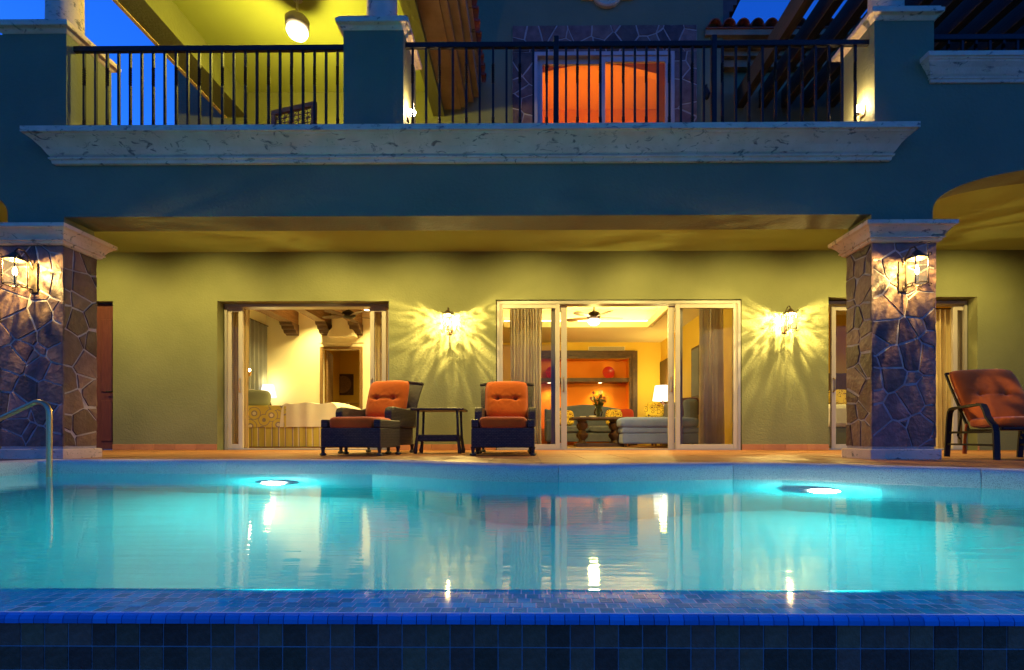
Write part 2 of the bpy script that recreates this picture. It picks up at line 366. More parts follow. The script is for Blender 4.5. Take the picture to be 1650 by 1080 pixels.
def lamp(name, kind, loc, watts, parent, color=WARM, size=.03, world=True, rot=None, spot=None, pattern=False, blend=.6):
    l = bpy.data.lights.new(name, kind); l.energy = watts; l.color = color
    if kind == 'AREA': l.shape = 'DISK'; l.size = size
    else: l.shadow_soft_size = size
    if spot: l.spot_size = R(spot); l.spot_blend = blend
    if pattern:                                                      # seeded glass throws an uneven beam
        l.use_nodes = True; t = l.node_tree; e = t.nodes['Emission']
        tc = t.nodes.new('ShaderNodeTexCoord'); nz = t.nodes.new('ShaderNodeTexNoise'); nz.inputs['Scale'].default_value = 4.6; nz.inputs['Detail'].default_value = 2.5; nz.inputs['Distortion'].default_value = 1.6
        mr = t.nodes.new('ShaderNodeMapRange'); mr.inputs[1].default_value = .36; mr.inputs[2].default_value = .70; mr.inputs[3].default_value = .14; mr.inputs[4].default_value = 3.0
        mr.interpolation_type = 'SMOOTHSTEP'
        mp = t.nodes.new('ShaderNodeMapping'); mp.inputs['Location'].default_value = (watts*.37+len(WM)*.0113, len(WM)*.0371, 1.7); mp.inputs['Scale'].default_value = (1, 1, .8)
        t.links.new(tc.outputs['Normal'], mp.inputs[0]); t.links.new(mp.outputs[0], nz.inputs[0]); t.links.new(nz.outputs[0], mr.inputs[0]); t.links.new(mr.outputs[0], e.inputs['Strength'])
    o = bpy.data.objects.new(name, l); o.location = loc
    if rot: o.rotation_euler = rot
    return link(o, parent, world)
# ================================================================== SETTING
rnd = random.Random(7)
YF, YB, YU = 4.954, 8.42, 7.95          # facade plane, terrace back wall, upper back wall
WZ = -0.076                              # water level
g = MB(); g.add([(-1500, -1500, -2.6), (1500, -1500, -2.6), (1500, 1500, -2.6), (-1500, 1500, -2.6)], [(0, 1, 2, 3)])
g.build('ground', M['soil'], kind='structure')
# ---- pool outline (far edge traced on the water plane, from the left corner round to the right)
edge_px = [(62, 762.3), (200, 762.4), (400, 762.9), (600, 763.5), (650, 766.6), (700, 769.8), (760, 773.2), (830, 775.6), (900, 776), (980, 775.2), (1080, 773.2), (1180, 771.6),
           (1260, 772.2), (1340, 775), (1420, 779), (1500, 782), (1580, 785.2), (1650, 788.5)]
far = [G(x, y, WZ) for x, y in edge_px]
XL = far[0][0]
far += [(far[-1][0]+.35, far[-1][1]-.22), (far[-1][0]+.75, far[-1][1]-.62), (far[-1][0]+1.0, far[-1][1]-1.2)]
outline = [(XL, .83)]+[(XL, .83+(far[0][1]-.83)*k/4) for k in range(1, 4)]+far+[(far[-1][0]+.02, .83)]
def edgeY(x):
    if x < XL: return -9
    for (a, ya), (b, yb) in zip(far, far[1:]):
        if a <= x <= b: return ya+(yb-ya)*(x-a)/(b-a or 1)
    return -9
pool = MB(); n = len(outline); ZB = -1.5
pool.add([(x, y, WZ+.055) for x, y in outline]+[(x, y, ZB) for x, y in outline], [(i, i+1, i+1+n, i+n) for i in range(n-1)])
LE, LF = .969, .845                      # ledge of the vanishing edge: inner and outer line
x0, x1 = XL-.3, outline[-1][0]+.3
pool.add([(x0, .55, ZB), (x1, .55, ZB), (x1, 4.6, ZB), (x0, 4.6, ZB)], [(0, 1, 2, 3)])
poolo = pool.build('pool', M['plaster'], kind='structure')
MB().box(x0, x1, LF-.008, LE-.004, ZB-.6, WZ-.0024).build('overflow_wall', M['palegrout'], poolo)
MB().box(x0, x1, LF-.0086, LF-.0081, ZB-.6, WZ-.017).build('grout_bed', M['bluegrout'], poolo)
# mosaic on the ledge, cobalt nosing, slate tiles on the outer face
TS = .0248
me_tile = MB().box(-TS/2+.0011, TS/2-.0011, -TS/2+.0013, TS/2-.0013, -.004, .003)
mos = []; stuff = MB()
for r_ in range(5):
    y = LE-.0045-TS*(r_+.5); off = (r_*.37) % 1*TS
    for c_ in range(-160, 160):
        x = c_*TS+off
        if not (XL < x < outline[-1][0]): continue
        vis = abs(x) < .93 and r_ > 0 and x > -.95
        if vis: mos.append((x, y))
        else: stuff.box(x-TS/2+.0009, x+TS/2-.0009, y-TS/2+.0009, y+TS/2-.0009, WZ-.006, WZ-.002)
first = None
def piece(first, mb, name, mat, parent, loc, rz=0, bevel=0):
    if first is None: o = mb.build(name, mat, parent, loc=loc, bevel=bevel)
    else:
        o = first.copy(); o.location = loc; COL.objects.link(o); WM[o] = Matrix.Translation(loc)
    o.rotation_euler = (0, 0, rz); return first or o
for x, y in mos: first = piece(first, me_tile, 'mosaic_tile', M['mosaic'], poolo, (x, y, WZ-.005+rnd.uniform(-.0004, .0004)))
stuff.build('mosaic_tiles', M['mosaic'], poolo, kind='stuff')
me_nose = MB().prism([(LF+.0-.008, -.0025), (LF-.0145, -.005), (LF-.0170, -.0105), (LF-.0170, -.0178), (LF-.008, -.0178)], -TS/2+.0007, TS/2-.0007, f=lambda p, t: (t, p[0], p[1]))
first = None; stuff = MB()
for c_ in range(-160, 160):
    x = c_*TS
    if abs(x) < .95: first = piece(first, me_nose, 'edge_tile', M['cobalt'], poolo, (x, rnd.uniform(-.0003, .0003), WZ))
    elif XL < x < outline[-1][0]: stuff.prism([(p[0], p[1]+WZ) for p in [(LF-.008, -.0025), (LF-.0145, -.005), (LF-.0170, -.0105), (LF-.0170, -.0178), (LF-.008, -.0178)]], x-TS/2+.0007, x+TS/2-.0007, f=lambda p, t: (t, p[0], p[1]))
stuff.build('edge_tiles', M['cobalt'], poolo, kind='stuff')
FT = .0405; me_ft = MB().box(-FT/2+.0011, FT/2-.0011, -.0022, .004, -FT/2+.0011, FT/2-.0011)
first = None; stuff = MB(); zt = WZ-.0188
for r_ in range(10):
    for c_ in range(-100, 100):
        x = c_*FT+.011; z = zt-FT*(r_+.5)
        if r_ < 3 and abs(x) < 1.0: first = piece(first, me_ft, 'wall_tile', M['walltile'], poolo, (x, LF-.008+rnd.uniform(-.0003, .0003), z), bevel=.0008)
        elif XL < x < outline[-1][0]: stuff.box(x-FT/2+.001, x+FT/2-.001, LF-.0102, LF-.0075, z-FT/2+.001, z+FT/2-.001)
stuff.build('wall_tiles', M['walltile'], poolo, kind='stuff')
# water sheet running over the ledge and lipping at the nosing
wt = MB(); wp = [(x, max(y, LE-.010)) for x, y in outline]; wt.add([(x, y, WZ) for x, y in wp], [tuple(range(len(wp)))[::-1]])
wt.build('water', M['water'], kind='structure')
# coping stones
me = None; acc = []; seg = []
full = [(XL, .83)]+[(XL, .83+(far[0][1]-.83)*k/3) for k in range(1, 3)]+far+[(far[-1][0]+.02, 1.6), (far[-1][0]+.02, .83)]
dense = []
for (a, ya), (b, yb) in zip(full, full[1:]):
    L = math.hypot(b-a, yb-ya); q = max(1, int(L/.15))
    dense += [(a+(b-a)*i/q, ya+(yb-ya)*i/q) for i in range(q)]
dense.append(full[-1])
def normal(i):
    a = dense[max(i-1, 0)]; b = dense[min(i+1, len(dense)-1)]; dx, dy = b[0]-a[0], b[1]-a[1]; L = math.hypot(dx, dy) or 1; return -dy/L, dx/L
cuts = [0]; run = 0
for i in range(1, len(dense)):
    run += math.hypot(dense[i][0]-dense[i-1][0], dense[i][1]-dense[i-1][1])
    kink = abs(normal(i)[0]-normal(i-1)[0]) > .28
    if run > 1.25 or i == len(dense)-1 or (kink and run > .5): cuts.append(i); run = 0
CT_ = .030
for a, b in zip(cuts, cuts[1:]):
    mb = MB(); ring = []
    for i in range(a, b+1):
        x, y = dense[i]; nx, ny = normal(i); t = 0
        if i == a or i == b:                                        # joint
            j = i+1 if i == a else i-1; dx, dy = dense[j][0]-x, dense[j][1]-y; L = math.hypot(dx, dy); x += dx/L*.002; y += dy/L*.002
        for o_, z in ((.006, -.145), (-.012, -.125), (-.018, -.01), (-.018, CT_-.018), (-.010, CT_-.005), (.004, CT_), (.30, CT_-.004), (.31, -.05), (.31, -.145)):
            ring.append((x+nx*o_, y+ny*o_, z))
    m_ = 9; k_ = b-a+1
    mb.add(ring, [(i*m_+j, i*m_+(j+1) % m_, (i+1)*m_+(j+1) % m_, (i+1)*m_+j) for i in range(k_-1) for j in range(m_)]+[tuple(range(m_)), tuple(range((k_-1)*m_, k_*m_))[::-1]])
    mb.build('coping_stone', M['coping'], poolo, smooth=True)
# ---- terrace floor: mortar bed + terracotta tiles clipped along the coping
deck = MB()
xs = [-9.5, XL-.16]+[p[0] for p in far if p[0] > XL]+[9.5]
for a, b in zip(xs, xs[1:]):
    ya = max(edgeY(a)+.15, -1) if a >= XL else -1; yb = max(edgeY(b)+.15, -1) if b >= XL else -1
    if a == XL-.16: ya = far[0][1]+.12
    if b == XL-.16: yb = -1
    deck.add([(a, ya, -.006), (b, yb, -.006), (b, 8.7, -.006), (a, 8.7, -.006)], [(0, 1, 2, 3)])
decko = deck.build('terrace_floor', M['grout'], kind='structure')
T = .46; stuff = MB(); cnt = 0; first = None
for j in range(22):
    y1_ = YB-.004-T*j; y0_ = y1_-T+.008
    for i in range(-21, 21):
        xa = i*T+.12; xb = xa+T-.008
        lo = [max(y0_, edgeY(x)+.24) if XL-.1 < x else y0_ for x in (xa, xb)]
        if xb > XL-.2 and xa < XL+.1 and y0_ < far[0][1]+.2: lo = [max(y0_, far[0][1]+.24)]*2
        if XL < xa and edgeY(xa) == -9 and xa < 4.2 and y0_ < 3: continue
        if min(y1_-lo[0], y1_-lo[1]) < .02: continue
        vis = -5.2 < (xa+xb)/2 < 6.4 and y0_ > 3.0 and abs((xa+xb)/2) < .13+y0_*1.06
        z = -.001+rnd.uniform(-.0012, .0012); z0 = -.012
        vs_ = [(xa, lo[0], z0), (xb, lo[1], z0), (xb, y1_, z0), (xa, y1_, z0), (xa, lo[0], z), (xb, lo[1], z), (xb, y1_, z), (xa, y1_, z)]
        fs_ = [(4, 5, 6, 7), (0, 1, 5, 4), (1, 2, 6, 5), (2, 3, 7, 6), (3, 0, 4, 7)]
        if vis and cnt < 290: cnt += 1; MB().add(vs_, fs_).build('floor_tile', M['terracotta'], decko)
        else: stuff.add(vs_, fs_)
stuff.build('floor_tiles', M['terracotta'], decko, kind='stuff')
# ================================================================== VILLA
villa = thing('villa', 'two storey sage green villa with stone pillars, balcony and lit terrace facing the pool', 'house', (0, YB, 0))
def vb(mb, name, mat, parent=None, **k): return mb.build(name, mat, parent or villa, world=parent is None, **k)
TH = .35
def fz(y): return PZ(y, YF)
def fx(x): return PX(x, YF)
zcap, zbeam, zspr, zapex = fz(364), fz(347.5), fz(343), fz(262)
XA, XB, XC, XD = fx(12.5), fx(103), fx(1404), fx(1503)
def archpts(xs_, dirn, span=2.3):
    out = []
    for i in range(0, 25):
        a = math.pi/2*i/24; out.append((xs_+dirn*span*(1-math.cos(a)), zspr+(zapex-zspr)*math.sin(a)**.9))
    return out
poly = [(-9.5, zapex)]+archpts(XA, -1)[::-1]+[(XA, zcap), (XB, zcap), (XB, zbeam), (XC, zbeam), (XC, zcap), (XD, zcap)]+archpts(XD, 1)+[(9.5, zapex)]
ZT = 3.19
pedL = (fx(4), fx(107)); pedM = (fx(553.5), fx(650)); pedR = (fx(1409), fx(1505)); zpl, zpm, zpr = fz(48), fz(46), fz(36)
zr2 = fz(112)
poly += [(9.5, zr2), (pedR[1], zr2), (pedR[1], zpr), (pedR[0], zpr), (pedR[0], ZT), (pedM[1], ZT), (pedM[1], zpm), (pedM[0], zpm), (pedM[0], ZT), (pedL[1], ZT), (pedL[1], zpl), (pedL[0], zpl), (pedL[0], fz(50.5)), (-9.5, fz(50.5))]
fw = vb(MB().prism(poly, YF, YF+TH), 'facade_wall', M['paint'])
PD = .54
for (a, b), z in ((pedL, zpl), (pedM, zpm), (pedR, zpr)):
    vb(MB().box(a, b, YF+TH, YF+PD, 3.0, z), 'pedestal', M['paint'])
# pedestal caps + columns
def moulded(x0, x1, y0, y1, prof):
    """stacked frustum rings; prof = [(out, z)] bottom to top"""
    mb = MB(); k = len(prof)
    for o_, z in prof: mb.v += [(x0-o_, y0-o_, z), (x1+o_, y0-o_, z), (x1+o_, y1+o_, z), (x0-o_, y1+o_, z)]
    mb.f += [(i*4+j, i*4+(j+1) % 4, (i+1)*4+(j+1) % 4, (i+1)*4+j) for i in range(k-1) for j in range(4)]+[(3, 2, 1, 0), (k*4-4, k*4-3, k*4-2, k*4-1)]
    return mb
for (a, b), z in ((pedL, zpl), (pedM, zpm), (pedR, zpr)):
    vb(moulded(a, b, YF, YF+PD, [(.002, z-.01), (.012, z+.0), (.028, z+.022), (.06, z+.034), (.062, z+.075), (.042, z+.082), (.04, z+.105), (.028, z+.112)]), 'pedestal_cap', M['cantera'], bevel=.004)
    cx = (a+b)/2; yc = YF+.24
    if a == pedL[0]: cx = PX(105, yc)
    if a == pedM[0]: cx = PX(615.5, yc)
    if a == pedR[0]: cx = PX(1427, yc)
    z0 = z+.112
    vb(MB().lathe([(.20, z0), (.20, z0+.03), (.17, z0+.05), (.157, z0+.08), (.152, 5.2), (.175, 5.22), (.18, 5.30), (.2, 5.36)], (cx, yc, 0), 28), 'column', M['cantera'], smooth=True)
# cornices
def cornice(xa, xb, z1, z2, pr, name='cornice', ret=True):
    H = z2-z1; prof = [(.02, 0), (.03, .02), (.035, .12), (.05, .15), (.052, .20), (.035, .215), (.06, .30), (.10, .50), (.145, .66), (.15, .72), (.165, .74), (.17, .80), (.19, .82), (.19, 1.0)]
    pf = [(o_*pr/.19, z1+t*H) for o_, t in prof]
    mb = MB(); k = len(pf)
    for o_, z in pf: mb.v += [(xa-o_, YF+.02, z), (xa-o_, YF-o_, z), (xb+o_, YF-o_, z), (xb+o_, YF+.02, z)]
    mb.f += [(i*4+j, i*4+j+1, (i+1)*4+j+1, (i+1)*4+j) for i in range(k-1) for j in range(3)]
    mb.f += [(k*4-4, k*4-3, k*4-2, k*4-1), (0, 3, 2, 1)]
    return mb
CZ0, CZ1 = fz(264), PZ(198.5, YF-.19)
XS = [fx(93)]+[fx(x) for x in (372, 640, 940, 1210)]+[fx(1428)]
# the cornice is laid in blocks
def cornice_block(xa, xb, endl, endr):
    H = CZ1-CZ0; prof = [(.02, 0), (.03, .02), (.035, .12), (.05, .15), (.052, .20), (.035, .215), (.055, .30), (.085, .48), (.13, .66), (.148, .72), (.16, .74), (.168, .79), (.19, .81), (.19, 1.0)]
    mb = MB(); k = len(prof)
    for o_, t in prof:
        l = xa-(o_ if endl else -.0012); r = xb+(o_ if endr else -.0012); z = CZ0+t*H
        mb.v += [(l, YF+.02, z), (l, YF-o_, z), (r, YF-o_, z), (r, YF+.02, z)]
    mb.f += [(i*4+j, i*4+j+1, (i+1)*4+j+1, (i+1)*4+j) for i in range(k-1) for j in range(3)]
    mb.f += [(k*4-4, k*4-3, k*4-2, k*4-1), (0, 3, 2, 1)]; return mb
for i in range(5): vb(cornice_block(XS[i], XS[i+1], i == 0, i == 4), 'cornice_block', M['cantera'])
vb(cornice(fx(1500), 9.5, fz(139), fz(102)+.015, .11), 'cornice', M['cantera'])
# terrace ceiling, balcony slab, terrace side walls
vb(MB().box(-9.5, 9.5, YF+TH+.002, YB+.002, 3.37, 3.40), 'terrace_ceiling', M['ceil'])
vb(MB().box(-9.5, 9.5, YF+TH+.002, YB+.1, 3.403, 3.45), 'balcony_floor', M['terracotta'])
vb(MB().box(-9.7, -9.5, YF, YB+.3, -.05, 3.5), 'end_wall', M['paint']); vb(MB().box(9.5, 9.7, YF, YB+.3, -.05, 3.5), 'end_wall', M['paint'])
# ---- terrace back wall with its openings
D0 = (-7.5, PX(182, YB), PZ(484, YB)); D1 = (PX(350, YB), PX(626.5, YB), PZ(484.5, YB)); D2 = (PX(799, YB), PX(1195, YB), PZ(483, YB)); D3 = (PX(1335, YB), PX(1575, YB), PZ(480, YB))
YB2 = YB+.30; wl = MB(); cur = -9.5
for a, b, z in (D0, D1, D2, D3):
    wl.box(cur, a, YB, YB2, -.03, 3.37); wl.box(a, b, YB, YB2, z, 3.37); cur = b
wl.box(cur, 9.5, YB, YB2, -.03, 3.37)
vb(wl, 'terrace_wall', M['paint'])
# skirting tiles
cur = D0[1]; first = None
for a, b in ((D0[1], D1[0]), (D1[1], D2[0]), (D2[1], D3[0]), (D3[1], 7.6)):
    n = max(1, round((b-a)/.345)); wd = (b-a)/n
    for i in range(n):
        MB().box(a+i*wd+.002, a+(i+1)*wd-.002, YB-.014, YB+.001, .001, .098+rnd.uniform(-.001, .001)).build('skirting_tile', M['skirt'], villa, world=True, bevel=.002)
# ---- flagstone pillars
def pillar(xa, xb, xback, seed):
    r = random.Random(seed); yb = YF+.40; y0 = YF+.012
    z0, z1 = .125, fz(393)
    core = MB().box(xa+.012, xb-.012, y0, yb, .1, z1+.02)
    p = vb(core, 'pillar', M['mortar'])
    for c in cells(xa, xb, z0, z1, .182, r, .0135): stone(c, lambda a, b, h: (a, y0-h, b), r).build('stone', M['slate'], p)
    for c in cells(y0-.012, yb, z0, z1, .17, r, .0135):
        stone(c, lambda a, b, h: (xa+.012-h, a, b), r).build('stone', M['slate'], p)
    for c in cells(y0-.012, yb, z0, z1, .17, r, .0135):
        stone(c, lambda a, b, h: (xb-.012+h, a, b), r).build('stone', M['slate'], p)
    MB().add(*(lambda q: (q.v, q.f))(moulded(xa-.028, xb+.028, YF-.03, yb+.03, [(0, -.002), (0, .094), (-.006, .1)]))).build('base', M['cantera'], p, bevel=.004)
    h = zcap-z1-.001
    moulded(xa, xb, YF, yb, [(.012, z1), (.03, z1+.08*h), (.034, z1+.16*h), (.05, z1+.2*h), (.05, z1+.26*h), (.04, z1+.28*h), (.062, z1+.5*h), (.095, z1+.72*h), (.112, z1+.77*h), (.118, z1+.8*h), (.12, z1+1.0*h)]).build('capital', M['cantera'], p)
    return p
pillar(fx(-2), fx(101.5), 0, 11); pillar(fx(1404.5), fx(1509), 0, 23)
# ---- sliding glass doors
def panel(par, xa, xb, y, z0, z1, handle=None, mat='white', st=.075, glass=True):
    f = MB(); t = .045
    f.box(xa, xa+st, y, y+t, z0, z1); f.box(xb-st, xb, y, y+t, z0, z1)
    f.box(xa+st, xb-st, y+.001, y+t-.001, z1-st, z1); f.box(xa+st, xb-st, y+.001, y+t-.001, z0, z0+st)
    o = f.build('door_panel', M[mat], par, bevel=.004)
    if glass: MB().box(xa+st-.004, xb-st+.004, y+.018, y+.026, z0+st-.004, z1-st+.004).build('pane', M['pane'], par)
    if handle is not None:
        MB().tube([(handle, y-.002, 1.0), (handle, y-.04, 1.03), (handle, y-.045, 1.12), (handle, y-.04, 1.21), (handle, y-.002, 1.24)], .011, 8).build('handle', M['steel'], par, smooth=True)
    return o
def doorframe(a, b, z, y):
    f = MB(); f.box(a, a+.045, y-.03, y+.16, 0, z); f.box(b-.045, b, y-.03, y+.16, 0, z); f.box(a+.045, b-.045, y-.03, y+.16, z-.05, z); f.box(a+.045, b-.045, y-.035, y+.165, .0, .022)
    return vb(f, 'sliding_door', M['white2'])
y = YB+.17
d2 = doorframe(D2[0]+.02, D2[1]-.02, D2[2]-.025, YB+.02); yy = YB+.0
panel(d2, PX(803, yy), PX(902, yy), yy, .022, D2[2]-.07)
panel(d2, PX(888, yy+.06), PX(913.5, yy+.06), yy+.06, .022, D2[2]-.09, handle=PX(908, yy+.06), st=.10, glass=False)
panel(d2, PX(1089, yy), PX(1189, yy), yy, .022, D2[2]-.07)
panel(d2, PX(1077, yy+.06), PX(1100, yy+.06), yy+.06, .022, D2[2]-.09, handle=PX(1082, yy+.06), st=.10, glass=False)
yy = YB+.20
d1 = doorframe(D1[0]+.02, D1[1]-.02, D1[2]-.002, yy)
panel(d1, PX(366, yy), PX(391, yy), yy, .022, D1[2]-.055, handle=PX(387, yy)); panel(d1, PX(596, yy), PX(622, yy), yy, .022, D1[2]-.055, handle=PX(600, yy))
d3 = doorframe(D3[0]+.02, D3[1]-.02, D3[2]-.02, yy)
panel(d3, PX(1340, yy), PX(1400, yy), yy, .022, D3[2]-.10, handle=PX(1343, yy)); panel(d3, PX(1536, yy), PX(1566, yy), yy, .022, D3[2]-.10, handle=PX(1537, yy))
# wooden side door
wd_ = vb(MB().box(D0[0], D0[1]-.02, YB+.10, YB+.15, .01, D0[2]-.02), 'wooden_door', M['mahog'], bevel=.004)
for za, zb in ((.15, .85), (1.0, 2.25)):
    MB().box(D0[0]+.14, D0[1]-.09, YB+.085, YB+.1, za, zb).build('door_panel', M['mahog'], wd_, bevel=.012)
MB().tube([(D0[1]-.06, YB+.10, 1.0), (D0[1]-.06, YB+.05, 1.0), (D0[1]-.16, YB+.045, 1.0)], .011).build('handle', M['iron'], wd_, smooth=True)
# ---- rooms behind the doors (plaster shells, walls butted)
def room(xa, xb, yb, zc, wall, ceilm, floorm, backhole=None):
    s = MB(); s.box(xa-.12, xa, YB2+.001, yb+.1, -.03, zc); s.box(xb, xb+.12, YB2+.001, yb+.1, -.03, zc)
    if backhole:
        a, b, z = backhole; s.box(xa, a, yb, yb+.1, -.03, zc); s.box(b, xb, yb, yb+.1, -.03, zc); s.box(a, b, yb, yb+.1, z, zc)
    else: s.box(xa, xb, yb, yb+.1, -.03, zc)
    vb(s, 'room_wall', M[wall])
    vb(MB().box(xa-.12, xb+.12, YB2+.001, yb+.1, -.06, -.004), 'room_floor', M[floorm])
    if ceilm: vb(MB().box(xa-.12, xb+.12, YB2+.001, yb+.1, zc+.001, zc+.06), 'room_ceiling', M[ceilm])
BY = 12.5; bx0 = PX(429, BY); BX1 = -1.3; hole = (PX(520.5, BY), PX(580, BY), PZ(563, BY))
room(bx0, BX1, BY, 3.42, 'cream', 'cream', 'terracotta', hole)
LY = 13.5; lx1 = PX(1065, LY); lx0 = -1.05; LZ = PZ(552, LY)
nx0, nx1, nz0, nz1 = PX(862, LY), PX(1014, LY), .45, PZ(578, LY)
room(lx0, lx1, LY, LZ, 'yellow', None, 'terracotta', (nx0, nx1, nz1))
room(lx1+.35, 9.2, 12.2, 3.2, 'yellow', 'pale', 'terracotta')
# bathroom beyond the bedroom
s = MB(); hx0, hx1 = hole[0]-.6, hole[1]+.8
s.box(hx0-.1, hx0, BY+.101, 15.3, -.03, 2.9); s.box(hx1, hx1+.1, BY+.101, 15.3, -.03, 2.9); s.box(hx0, hx1, 15.2, 15.3, -.03, 2.9); s.box(hx0-.1, hx1+.1, BY+.101, 15.3, 2.9, 2.95); s.box(hx0-.1, hx1+.1, BY+.101, 15.3, -.06, -.004)
vb(s, 'room_wall', M['yellow'])
dc = MB(); a, b, z = hole
dc.box(a-.07, a, BY-.03, BY+.0, 0, z+.07); dc.box(b, b+.07, BY-.03, BY, 0, z+.07); dc.box(a, b, BY-.03, BY, z, z+.07)
vb(dc, 'door_casing', M['beamwood'])
dl = vb(MB().bar((a+.05, BY+.13, z/2), (a-.10, BY+.85, z/2), .04, z-.02), 'wooden_door', M['beamwood'])
# bedroom ceiling beams with corbels
for px0, px1 in ((463, 481), (519, 534), (570, 584)):
    a, b = PX(px0, BY), PX(px1, BY)
    bm_ = vb(MB().box(a, b, YB2+.01, BY-.001, 3.05, 3.42), 'ceiling_beam', M['beamwood'])
    MB().prism([(BY-.40, 3.05), (BY-.36, 2.98), (BY-.29, 2.97), (BY-.26, 2.90), (BY-.19, 2.89), (BY-.15, 2.82), (BY-.08, 2.81), (BY-.002, 2.78), (BY-.002, 3.05)], a-.015, b+.015, f=lambda p, t: (t, p[0], p[1])).build('corbel', M['wood'], bm_)
hd = MB(); c = PX(555, BY)
hd.prism([(c-.36, 2.72), (c+.36, 2.72), (c+.30, 2.86), (c+.22, 2.95), (c+.2, 3.2), (c-.2, 3.2), (c-.22, 2.95), (c-.30, 2.86)], BY-.22, BY-.002)
vb(hd, 'air_duct_hood', M['cream']); vb(MB().box(c-.62, c+.5, BY-.02, BY-.001, 2.60, 2.62), 'picture_rail', M['cream'])
# living room: niche, shelf, timber surround
nb = MB(); yb_ = LY+.45
nb.box(nx0-.1, nx0, LY+.101, yb_, nz0-.1, nz1+.1); nb.box(nx1, nx1+.1, LY+.101, yb_, nz0-.1, nz1+.1); nb.box(nx0-.1, nx1+.1, yb_, yb_+.08, nz0-.1, nz1+.1)
nb.box(nx0, nx1, LY+.101, yb_, nz0-.1, nz0); nb.box(nx0, nx1, LY+.101, yb_, nz1, nz1+.1); nb.box(nx0-.02, nx1+.02, LY+.002, LY+.1, -.02, nz0)
vb(nb, 'niche', M['orange'])
zs = PZ(612, LY)
vb(MB().box(nx0+.002, nx1-.002, LY+.03, yb_-.002, zs-.06, zs+.05), 'niche_shelf', M['wood'], bevel=.006)
fr = MB(); FW = .2
for k_, (o_, d_) in enumerate(((0, .045), (.07, .075), (.14, .055))):
    a, b = nx0-o_-.06, nx1+o_+.06; t = nz1+o_+.06
    fr.box(a-.01, a+.06, LY-d_, LY-.001, 0, t); fr.box(b-.06, b+.01, LY-d_, LY-.001, 0, t); fr.box(a+.06, b-.06, LY-d_, LY-.001, t-.06, t+.01)
vb(fr, 'niche_surround', M['wood'])
vz = PZ(562, LY); vent = vb(MB().box(PX(948, LY), PX(1007, LY), LY-.012, LY-.001, vz-.05, vz+.05), 'air_vent', M['cream'])
for k_ in range(3): MB().box(PX(949, LY), PX(1006, LY), LY-.016, LY-.011, vz-.035+k_*.03, vz-.022+k_*.03).build('slat', M['bronze'], vent)
# living room tray ceiling with cove
ty0, ty1 = YB2+.35, (LZ-EYE)*FPX/(PPY-524); tx0, tx1 = lx0+.5, PX(1043, ty1)
tc_ = MB(); c0, c1 = LZ+.001, LZ+.09
tc_.box(lx0-.12, tx0, YB2+.001, LY+.1, c0, c1); tc_.box(tx1, lx1+.12, YB2+.001, LY+.1, c0, c1); tc_.box(tx0, tx1, YB2+.001, ty0, c0, c1); tc_.box(tx0, tx1, ty1, LY+.1, c0, c1)
vb(tc_, 'room_ceiling', M['pale'])
mo = MB()
for o_, h_ in ((.0, .05), (.05, .03), (.12, .02)):
    mo.box(tx1+o_, tx1+o_+.035, ty0, ty1+o_+.035, c0-h_, c0-.0005); mo.box(tx0, tx1+o_, ty1+o_, ty1+o_+.035, c0-h_, c0-.0005)
vb(mo, 'tray_moulding', M['pale'])
TU = LZ+.42; up = MB(); e_ = .28
up.box(tx0-e_, tx1+e_, ty0-e_, ty1+e_, TU, TU+.05); up.box(tx0-e_-.05, tx0-e_, ty0-e_, ty1+e_, c1, TU); up.box(tx1+e_, tx1+e_+.05, ty0-e_, ty1+e_, c1, TU); up.box(tx0-e_, tx1+e_, ty1+e_, ty1+e_+.05, c1, TU); up.box(tx0-e_, tx1+e_, ty0-e_-.05, ty0-e_, c1, TU)
vb(up, 'tray_ceiling', M['pale'])
cv = MB(); cv.box(tx0, tx1+.1, ty1+.10, ty1+.13, c1+.01, c1+.03); cv.box(tx1+.10, tx1+.13, ty0, ty1+.10, c1+.01, c1+.03); cv.box(tx0-.13, tx0-.1, ty0, ty1+.10, c1+.01, c1+.03)
tag(cv.build('cove_light', M['cove']), 'glowing strip light hidden in the tray ceiling cove of the yellow living room', 'light strip')
# side doorway + tall picture on the living room side wall
yd = lx1*FPX/(1072-850); vb(MB().box(lx1-.03, lx1-.001, yd-.35, yd+.75, 0, 2.25), 'wooden_door', M['wood'])
# ---- upper storey
ux0, ux1 = PX(281, YU), PX(1165, YU)
ua, ub, uz = PX(861, YU), PX(1086, YU), PZ(86, YU)
u = MB(); u.box(ux0, ua, YU, YU+.2, 3.45, 9.2); u.box(ub, ux1, YU, YU+.2, 3.45, 9.2); u.box(ua, ub, YU, YU+.2, uz, 9.2)
vb(u, 'upper_wall', M['paint'])
vb(MB().box(ux1-.2, ux1, YU+.2, 12.5, 3.45, 9.2), 'upper_wall', M['paint']); vb(MB().box(ux0, ux0+.2, YU+.2, 12.5, 3.45, 9.2), 'upper_wall', M['paint'])
